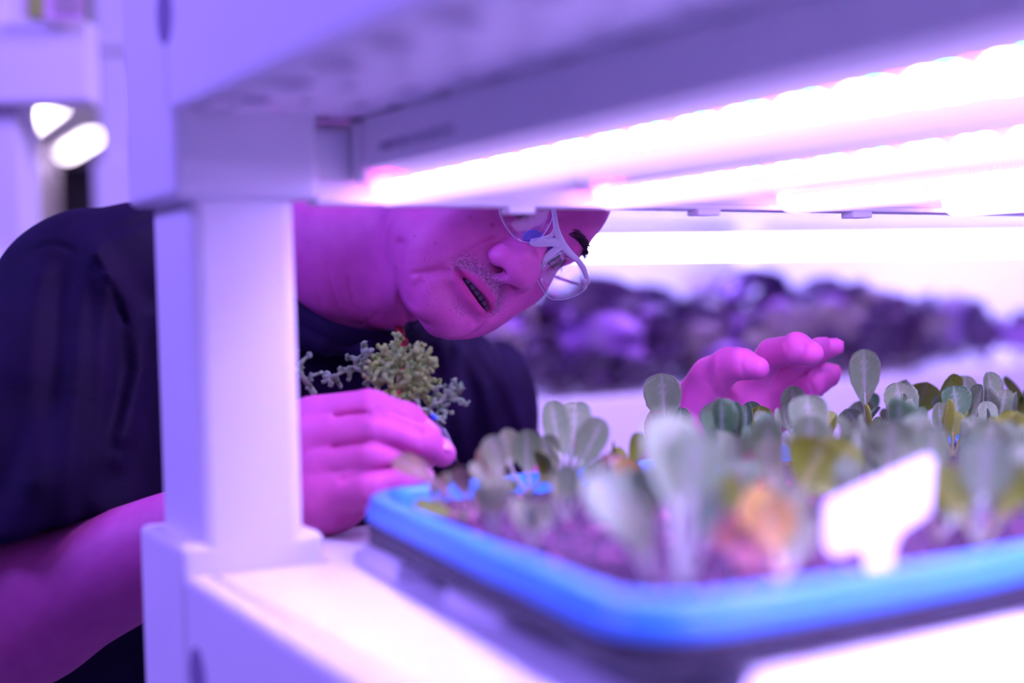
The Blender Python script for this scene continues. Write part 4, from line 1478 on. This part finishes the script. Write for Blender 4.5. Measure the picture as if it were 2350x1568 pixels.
# remaining seedlings of the tray, row by row from the back
ORD = ['first', 'second', 'third', 'fourth', 'fifth', 'sixth', 'seventh', 'eighth', 'ninth', 'tenth', 'eleventh', 'twelfth', 'thirteenth', 'fourteenth']
taken = [PZ(x_, y_, ZSOIL) for x_, y_ in ((1988, 1018), (1532, 1062), (1832, 1022), (1668, 1052), (1745, 1035), (2092, 1002), (2188, 1010), (2292, 985), (1300, 1120), (1215, 1135), (1140, 1165), (1078, 1180), (1438, 1130), (1562, 1352), (1500, 1335), (1700, 1310), (1790, 1330), (1800, 1180), (1720, 1170), (2035, 1150), (2250, 1255), (2150, 1240))]
rnd = random.Random(23)
rows = 7
ADJ = {'lg': 'grey green', 'lo': 'olive green', 'ld': 'dark green', 'lp': 'pale', 'lt': 'tan'}
for j in range(rows):
    cnt = 0
    t_ = .040 + j * .0515
    for i in range(13):
        s_ = .040 + i * .0475
        r = TP(s_ + rnd.uniform(-.006, .006), t_ + rnd.uniform(-.006, .006), ZSOIL)
        rel = r - CAM
        px = 1175 + F_PX * (rel @ _r) / (rel @ _f); py = 784 - F_PX * (rel @ _u) / (rel @ _f)
        if px > 3300 or s_ > TL2 - .03 or min(np.linalg.norm(r - q) for q in taken) < .021: continue
        if 1830 < px < 2190 and r[1] < .78: continue
        sparse = (px < 1480 and j >= 1) or (px < 1300)
        if sparse and rnd.random() < .45: continue
        if j >= 5 and px < 1900 and rnd.random() < .5: continue
        hgt = rnd.uniform(.022, .034) if sparse else rnd.uniform(.036, .052) * (.85 if j >= 5 else 1) * (1.1 if px > 2050 else 1)
        km = rnd.choice(['lg', 'lg', 'lo', 'lo', 'ld', 'lp'] if not sparse else ['lo', 'lp', 'lt', 'lp'])
        lv = []
        nl = rnd.choice((2, 3, 3, 4))
        a0 = rnd.uniform(0, 6.28)
        for k in range(nl):
            a = a0 + k * 6.28 / nl + rnd.uniform(-.4, .4)
            lean = rnd.uniform(.15, .45) if k else rnd.uniform(.02, .2)
            L = hgt * rnd.uniform(.7, 1.1)
            tip = r + np.array((math.cos(a) * math.sin(lean), math.sin(a) * math.sin(lean), math.cos(lean))) * L
            lv.append((tip, L * rnd.uniform(.36, .5), (-math.cos(a) * .8 + rnd.uniform(-.3, .3), -math.sin(a) * .8 - .5, .6), km if rnd.random() < .75 else 'lg', K(pet=rnd.uniform(.28, .42), bow=rnd.uniform(-.02, .14), cup=rnd.uniform(.1, .4))))
        cnt += 1
        size = 'short' if hgt < .036 else 'tall' if hgt > .047 else 'medium'
        plant_at(r, lv, f'{size} {ADJ[km]} lettuce seedling, {ORD[cnt - 1]} plain one from the left, {ORD[j]} row from back')

# ------------------------------------------------------------------ plant tag
bm = bmesh.new()
tagpx = [(1893, 1160), (1903, 1148), (2128, 1046), (2142, 1052), (2134, 1178), (2066, 1222), (2050, 1262), (2046, 1345), (1992, 1345), (1985, 1270), (1966, 1260), (1930, 1276), (1906, 1274), (1894, 1245)]
tagp = [P(x, y, .672 + .022 * (1345 - y) / 300) for x, y in tagpx]
fr_ = [bm.verts.new(p) for p in tagp]; bk = [bm.verts.new(p + np.array((0, .0012, 0))) for p in tagp]
bm.faces.new(fr_); bm.faces.new(bk[::-1])
for k in range(len(fr_)): bm.faces.new((fr_[k], fr_[(k + 1) % len(fr_)], bk[(k + 1) % len(fr_)], bk[k]))
tago = thing('plant_tag', 'white plastic plant tag stuck slanted into the near side of the tray', 'plant tag', tuple(P(2018, 1345, .672)))
o = mesh_obj('tag_plate', bm, M['tag'], None, False); o.parent = tago; o.matrix_parent_inverse = Matrix.Translation(tago.location).inverted()
M['pencil'] = mat('faint_pencil', (0.62, 0.55, 0.66), 0.8)
bm = bmesh.new()
for x, y in ((1985, 1150), (2000, 1142), (2016, 1135)):
    a = [bm.verts.new(P(x + dx, y + dy, .6717 + .022 * (1345 - y - dy) / 300)) for dx, dy in ((0, 0), (6, -3), (8, 28), (2, 31))]
    bm.faces.new(a)
o = mesh_obj('pencil_mark', bm, M['pencil'], None, False); o.parent = tago; o.matrix_parent_inverse = Matrix.Translation(tago.location).inverted()

# ------------------------------------------------------------------ frizzy endive sprigs in the hand
M['endive'] = leaf_mat('frizzy_endive', (0.34, 0.50, 0.10), (0.30, 0.44, 0.14), (0.62, 0.56, 0.60))
M['endive2'] = leaf_mat('grey_endive', (0.30, 0.44, 0.24), (0.24, 0.36, 0.18), (0.62, 0.56, 0.60))
END = thing('endive_sprig', 'frizzy pale green endive leaves held above the fist', 'salad leaves', tuple(P(800, 905, 1.03)))


def fringe(bm, p, d, r, n, rr, depth, Y):
    "recursive lacy branching in a thin curved sheet"
    p = np.array(p, float)
    for _ in range(n):
        a = math.atan2(d[1], d[0]) + rr.uniform(-1.1, 1.1)
        L = rr.uniform(14, 26) * (.72 ** (3 - depth))
        q = p + np.array((math.cos(a), math.sin(a))) * L
        q2 = (p + q) / 2 + np.array((-math.sin(a), math.cos(a))) * rr.uniform(-4, 4)
        y2 = Y + rr.uniform(-.006, .006)
        pts = [P(p[0], p[1], Y), P(q2[0], q2[1], (Y + y2) / 2), P(q[0], q[1], y2)]
        sweep(bm, pts, [r * 1.5, r * 1.5, r * 1.2], n=6, flat=.3, up=_f)
        if depth > 1: fringe(bm, q, (math.cos(a), math.sin(a)), r * .8, 2, rr, depth - 1, y2)


def sprig(path, name, m, r, seed, Y, step=1, nb=2, depth=3, stem_r=None):
    rr = random.Random(seed)
    bm = bmesh.new()
    pp = smooth_path([np.array((x, y)) for x, y in path], 4)
    sweep(bm, [P(x, y, Y + .004 * math.sin(k)) for k, (x, y) in enumerate(pp)], [(stem_r or r * 1.3) * (1 - .4 * k / len(pp)) for k in range(len(pp))], n=7, flat=.6, up=_f)
    for k in range(2, len(pp), step):
        d = pp[k] - pp[k - 1]
        for sgn in (1, -1):
            fringe(bm, pp[k], (-d[1] * sgn + d[0] * .4, d[0] * sgn + d[1] * .4), r, 1, rr, depth, Y)
    fringe(bm, pp[-1], pp[-1] - pp[-2], r, nb + 1, rr, depth, Y)
    o = mesh_obj(name, bm, M[m]); o.parent = END; o.matrix_parent_inverse = Matrix.Translation(END.location).inverted()


sprig([(860, 905), (880, 860), (893, 830)], 'frond', 'endive', .0017, 1, 1.035, 2, 2, 3)
sprig([(880, 905), (925, 880), (955, 850), (965, 835)], 'frond', 'endive', .0018, 2, 1.030, 2, 1, 3)
sprig([(900, 905), (930, 860), (925, 825), (905, 812)], 'frond', 'endive', .0018, 3, 1.040, 2, 1, 3)
sprig([(925, 925), (960, 900), (975, 880)], 'frond', 'endive', .0017, 8, 1.034, 2, 1, 3)
sprig([(870, 890), (830, 852), (800, 848), (760, 868)], 'frond', 'endive2', .0016, 4, 1.045, 3, 1, 2)
sprig([(830, 852), (815, 830), (835, 812)], 'frond', 'endive2', .0015, 5, 1.045, 3, 1, 2)
sprig([(975, 955), (995, 930), (1030, 915)], 'frond', 'endive2', .0013, 6, 1.025, 2, 2, 3)
sprig([(722, 905), (700, 872), (678, 845)], 'frond', 'endive2', .0010, 7, 1.035, 20, 0, 1, .0026)
sprig([(690, 862), (690, 835), (706, 818)], 'frond', 'endive2', .0012, 9, 1.035, 20, 1, 1, .0026)
sprig([(702, 874), (718, 862), (734, 857)], 'frond', 'endive2', .0010, 10, 1.035, 20, 0, 1, .0022)

# ------------------------------------------------------------------ slim tool in the hand
TL = thing('pruning_tool', 'slim dark metal tool with a blue tip pinched between the fingers', 'tool', tuple(P(1020, 1010, .992)))
M['metal'] = mat('dark_metal', (0.10, 0.08, 0.12), 0.2, 0.6, metal=0.7)
M['bluetip'] = mat('blue_plastic_tip', (0.02, 0.10, 0.85), 0.4)
for nm, pts, r_, mm in (('blade', [(996, 968), (1016, 992), (1030, 1018), (1050, 1062)], [.0030, .0042, .0036, .0010], 'metal'), ('handle', [(930, 1010), (965, 990), (996, 968)], [.004, .004, .0032], 'metal'), ('tip', [(990, 952), (1001, 962)], [.0020, .0024], 'bluetip')):
    bm = bmesh.new()
    sweep(bm, [P(x, y, .998) for x, y in pts], r_, n=10, flat=.6)
    o = mesh_obj(nm, bm, M[mm]); o.parent = TL; o.matrix_parent_inverse = Matrix.Translation(TL.location).inverted()
# ------------------------------------------------------------------ rack across the aisle, with grown lettuce
G0 = PZ(1230, 925, -.170)
BO = G0 - AX * .14                               # its left corner


def BW(x, y, z):
    return np.array((BO[0], BO[1], H)) + AX * x + AY * y + np.array((0, 0, z))


BL = 2.3


def build_back_rack():
    r = thing('growing_rack', 'white plastic growing rack across the aisle carrying purple lettuces', 'rack', (BO[0], BO[1], 0), TH)
    z = lambda v: H + v
    def part(name, fn, m='plastic', label=None):
        bm = bmesh.new(); fn(bm)
        o = mesh_obj(name, bm, M[m], r, False)
        if label: o['label'] = label
        return o
    part('lower_shelf', lambda bm: (box(bm, 0, BL, 0, .62, z(-.205), z(-.172), .003), box(bm, 0, BL, -.002, .014, z(-.275), z(-.168), .005, 3)))
    part('upper_shelf', lambda bm: (box(bm, 0, BL, 0, .62, z(.112), z(.150), .003), box(bm, 0, BL, -.002, .014, z(.106), z(.20), .005, 3)))
    d_ = ray(1708, 640); xm = float((CAM + d_ * (((BW(0, .55, 0) - CAM) @ AY) / (d_ @ AY)) - BW(0, 0, 0)) @ AX) - .03
    for x in (.02, xm, BL - .1):
        for y in (.03, .53):
            if x == xm and y == .03: continue
            part('post', lambda bm, x=x, y=y: (box(bm, x, x + .068, y, y + .07, z(-.172), z(.112), .008, 3), box(bm, x, x + .068, y, y + .07, 0, z(-.205), .008, 3)))
    return r


build_back_rack()
# lamp bar along the back rack
bl = thing('grow_lamp', 'long LED grow lamp bar glowing over the purple lettuces across the aisle', 'grow lamp', tuple(BW(1.1, .36, .058)), TH)
M['strip2'] = emit('far_lamp_glow', (0.38, 0.31, 1.0), 30.0)
bm = bmesh.new(); box(bm, -1.05, 1.05, -.016, .016, .010, .022, .003); mesh_obj('housing', bm, M['housing'], bl, False)
bm = bmesh.new(); sweep(bm, [(-1.04, 0, -.002), (1.04, 0, -.002)], .0125, n=14); mesh_obj('diffuser', bm, M['strip2'], bl)

# white sheet closing the back of that rack
bm = bmesh.new(); box(bm, -.1, BL, .66, .668, H - .45, H + .30)
o = mesh_obj('wall_sheet', bm, M['wall'], None, False); o.location = (BO[0], BO[1], 0); o.rotation_euler = (0, 0, TH)
tag(o, 'white reflective sheet hung behind the purple lettuces', 'sheet')
bm = bmesh.new(); box(bm, 0, .13, 0, .003, 0, .022, .001)
M['pinkish'] = mat('lilac_strip', (0.62, 0.42, 0.60), 0.6)
o = mesh_obj('marker_strip', bm, M['pinkish'], None, False)
q = P(1572, 662, 2.2); d_ = ray(1572, 662); tt = ((BW(0, .655, 0) - CAM) @ AY) / (d_ @ AY); o.location = CAM + d_ * tt; o.rotation_euler = (0, 0, TH)
tag(o, 'lilac strip on the white sheet behind the lettuces', 'strip')

# purple lettuce heads
M['pl'] = leaf_mat('purple_lettuce_leaf', (0.54, 0.25, 0.74), (0.34, 0.15, 0.52), (0.50, 0.40, 0.50), .25)
M['pd'] = leaf_mat('deep_purple_lettuce_leaf', (0.10, 0.05, 0.15), (0.06, 0.03, 0.09), (0.30, 0.2, 0.3), .3)
M['pg'] = leaf_mat('green_purple_leaf', (0.36, 0.32, 0.26), (0.28, 0.16, 0.30), (0.40, 0.36, 0.30), .4)
protos = []
for k in range(3):
    rr = random.Random(100 + k)
    ms = []
    for i in range(12):
        a = i * 2.4 + rr.uniform(-.3, .3)
        lean = .20 + 1.05 * (i / 12) + rr.uniform(-.1, .1)
        L = rr.uniform(.11, .165)
        tip = np.array((math.cos(a) * math.sin(lean), math.sin(a) * math.sin(lean), math.cos(lean) * .9 + .12)) * L
        SEED_N[0] += 1
        o = leaf_geo((0, 0, .004), tip, L * rr.uniform(.55, .80), (-math.cos(a), -math.sin(a), .8), rr.choice(('pl', 'pl', 'pd', 'pd', 'pg')), bow=rr.uniform(.05, .2), pet=.36, cup=rr.uniform(.2, .6), wav=.07, seed=SEED_N[0], pr=.003)
        ms.append(o.data); bpy.data.objects.remove(o)
    protos.append(ms)
BH = [(1150, 1.0), (1225, .85), (1290, 1.0), (1370, 1.12), (1450, 1.02), (1530, .9), (1600, .9), (1690, 1.0), (1770, 1.0), (1850, .95), (1925, 1.0), (2010, .95), (2085, .85), (2160, .82), (2262, .55), (2345, .6)]
rr = random.Random(5)
n_h = 0
for row, (yy, dx, num) in enumerate(((.12, 0, len(BH)), (.36, 40, len(BH) - 2))):
    for i in range(num):
        px, sc = BH[i]
        px += dx
        if row == 0 and i in (1, 5, 9, 13): continue
        d = ray(px, 800)
        t0 = ((BW(0, yy, 0) - CAM) @ AY) / (d @ AY)
        q = CAM + d * t0
        n_h += 1
        side = ['front', 'rear'][row]
        t = thing('purple_lettuce', f'purple lettuce head, {ORD[min(i, 13)] if i < 14 else "last but " + ["one", "none"][i - 14]} from the left in the {side} row across the aisle', 'lettuce', (q[0], q[1], H - .172), rr.uniform(0, 6.28), 'purple lettuces across the aisle')
        s_ = sc * rr.uniform(.9, 1.08)
        t.scale = (s_, s_, s_ * rr.uniform(.9, 1.1))
        ms = protos[rr.randrange(3)]
        for me in (ms if i < 14 else ms[:7]):
            link(bpy.data.objects.new('leaf', me), t)

# ------------------------------------------------------------------ racks in the left background
def left_post(name, label, px0, px1, y_top, y_bot, Y, parts, rz=TH):
    r = thing(name, label, 'rack', tuple(P((px0 + px1) / 2, y_bot, Y) * np.array((1, 1, 0))), rz)
    inv = Matrix.Translation(r.location) @ Matrix.Rotation(rz, 4, 'Z')
    inv = inv.inverted()
    for nm, x0, x1, ya, yb, dY, dep in parts:
        a, b = P(x0, ya, Y + dY), P(x1, yb, Y + dY)
        bm = bmesh.new()
        w = b[0] - a[0]
        box(bm, 0, w / math.cos(rz), 0, dep, b[2], a[2], .006, 2)
        o = mesh_obj(nm, bm, M['plastic'], None, False)
        o.location = (a[0], a[1], 0); o.rotation_euler = (0, 0, rz)
        o.parent = r; o.matrix_parent_inverse = inv
    return r


left_post('background_rack', 'white plastic rack farther back, its post just left of the front socket', 215, 305, 110, 370, 2.6,
          [('post', 222, 306, 90, 385, 0, .09), ('corner_socket', 208, 325, -150, 112, -.02, .12), ('corner_socket', 212, 330, 368, 560, -.02, .12),
           ('shelf', 330, 700, -150, 60, .02, .5), ('shelf', 330, 700, 395, 560, .02, .5), ('post', 222, 306, 560, 2900, 0, .09)], .16)
left_post('background_rack', 'bluish rack at the far left edge with a wide shelf face and printed label', 0, 50, 235, 605, 1.83,
          [('post', -70, 54, 225, 615, 0, .08), ('shelf', -500, 208, 62, 236, -.02, .05), ('shelf', -500, 22, 604, 760, -.02, .05), ('post', -70, 54, 755, 3100, 0, .08), ('post', -500, 24, -300, 64, .03, .08)], 0.0)

# printed label on the shelf face
LB = thing('label_sheet', 'small green and pink printed label on the far left rack', 'label', tuple(P(120, 40, 1.80)))
M['lab1'] = mat('label_paper', (0.62, 0.34, 0.50), 0.6, noise=0.5, nscale=90, col2=(0.75, 0.55, 0.7))
M['lab2'] = mat('label_green', (0.25, 0.42, 0.03), 0.6, noise=0.6, nscale=70, col2=(0.40, 0.50, 0.10))


def flat(name, pts, m, parent, Y, th=.0015):
    bm = bmesh.new()
    a = [bm.verts.new(P(x, y, Y)) for x, y in pts]; b = [bm.verts.new(P(x, y, Y + th)) for x, y in pts]
    bm.faces.new(a); bm.faces.new(b[::-1])
    for k in range(len(a)): bm.faces.new((a[k], a[(k + 1) % len(a)], b[(k + 1) % len(a)], b[k]))
    o = mesh_obj(name, bm, M[m], None, False); o.parent = parent; o.matrix_parent_inverse = Matrix.Translation(parent.location).inverted()
    return o


flat('paper', [(50, -60), (192, -60), (192, 46), (120, 45), (52, 36)], 'lab1', LB, 1.790)
flat('green_picture', [(60, -60), (102, -60), (98, 40), (64, 38)], 'lab2', LB, 1.7885, .001)
for k in range(5):
    flat('printed_line', [(125, -28 + 13 * k), (184, -26 + 13 * k), (184, -21 + 13 * k), (125, -23 + 13 * k)], 'lab2' if k % 2 else 'print', LB, 1.7885, .001)

# ------------------------------------------------------------------ the room behind
def slab(name, x0, x1, y0, y1, z0, z1, m, label=None, cat=None):
    bm = bmesh.new(); box(bm, x0, x1, y0, y1, z0, z1)
    o = mesh_obj(name, bm, M[m], None, False); o['kind'] = 'structure'
    if label: o['label'] = label; o['category'] = cat
    return o


ZC = .90
slab('floor', -7, 7, -3, 10.2, -.05, 0, 'floor')
slab('wall_back', -7, 7, 9.7, 9.85, 0, H + ZC, 'wall')
slab('ceiling', -7, 7, 2.9, 10, H + ZC, H + ZC + .1, 'wall')
slab('wall_right', 6.9, 7.0, 1.5, 9.7, 0, H + ZC, 'wall')
a, b = P(112, 372, 9.66), P(300, 372, 9.66)
slab('door_1', a[0], b[0] + .5, 9.60, 9.69, 0, a[2], 'dark')
a2 = P(60, 320, 8.4); b2 = P(108, 320, 8.4)
M['trim'] = mat('trim_paint', (0.42, 0.36, 0.42), 0.7)
slab('trim_1', a2[0], b2[0], 8.4, 8.5, 0, H + ZC, 'trim')
M['ceil_lamp'] = emit('ceiling_lamp_glow', (0.95, 0.80, 1.0), 7.0)
for i, (p0, p1, lb) in enumerate((((60, 295), (130, 244), 'white ceiling lamp in the far room at the left'), ((152, 352), (214, 314), 'white ceiling lamp in the far room, the lower and farther one'))):
    a = PZ(*p0, ZC - .03); b = PZ(*p1, ZC - .03)
    t = thing('ceiling_lamp', lb, 'ceiling lamp', tuple((a + b) / 2))
    dv = (b - a); L = np.linalg.norm(dv); ang = math.atan2(dv[1], dv[0])
    t.rotation_euler = (0, 0, ang)
    bm = bmesh.new(); box(bm, -L / 2 - .03, L / 2 + .03, -.07, .07, .005, .03, .003); mesh_obj('frame', bm, M['housing'], t, False)
    bm = bmesh.new(); box(bm, -L / 2, L / 2, -.025, .025, -.012, .005, .003); mesh_obj('diffuser', bm, M['ceil_lamp'], t, False)
    area('far_room_light', (a + b) / 2 - np.array((0, 0, .05)), (a + b) / 2 - np.array((0, 0, 1)), L, .12, 1.5, (0.75, 0.6, 1.0))
area('added_far_room_fill', (-1.5, 6.3, H + ZC - .08), (-1.5, 6.3, 0), 2.5, 2.5, 55, (0.70, 0.52, 1.0))  # added broad fill without a fixture, brightens the far room
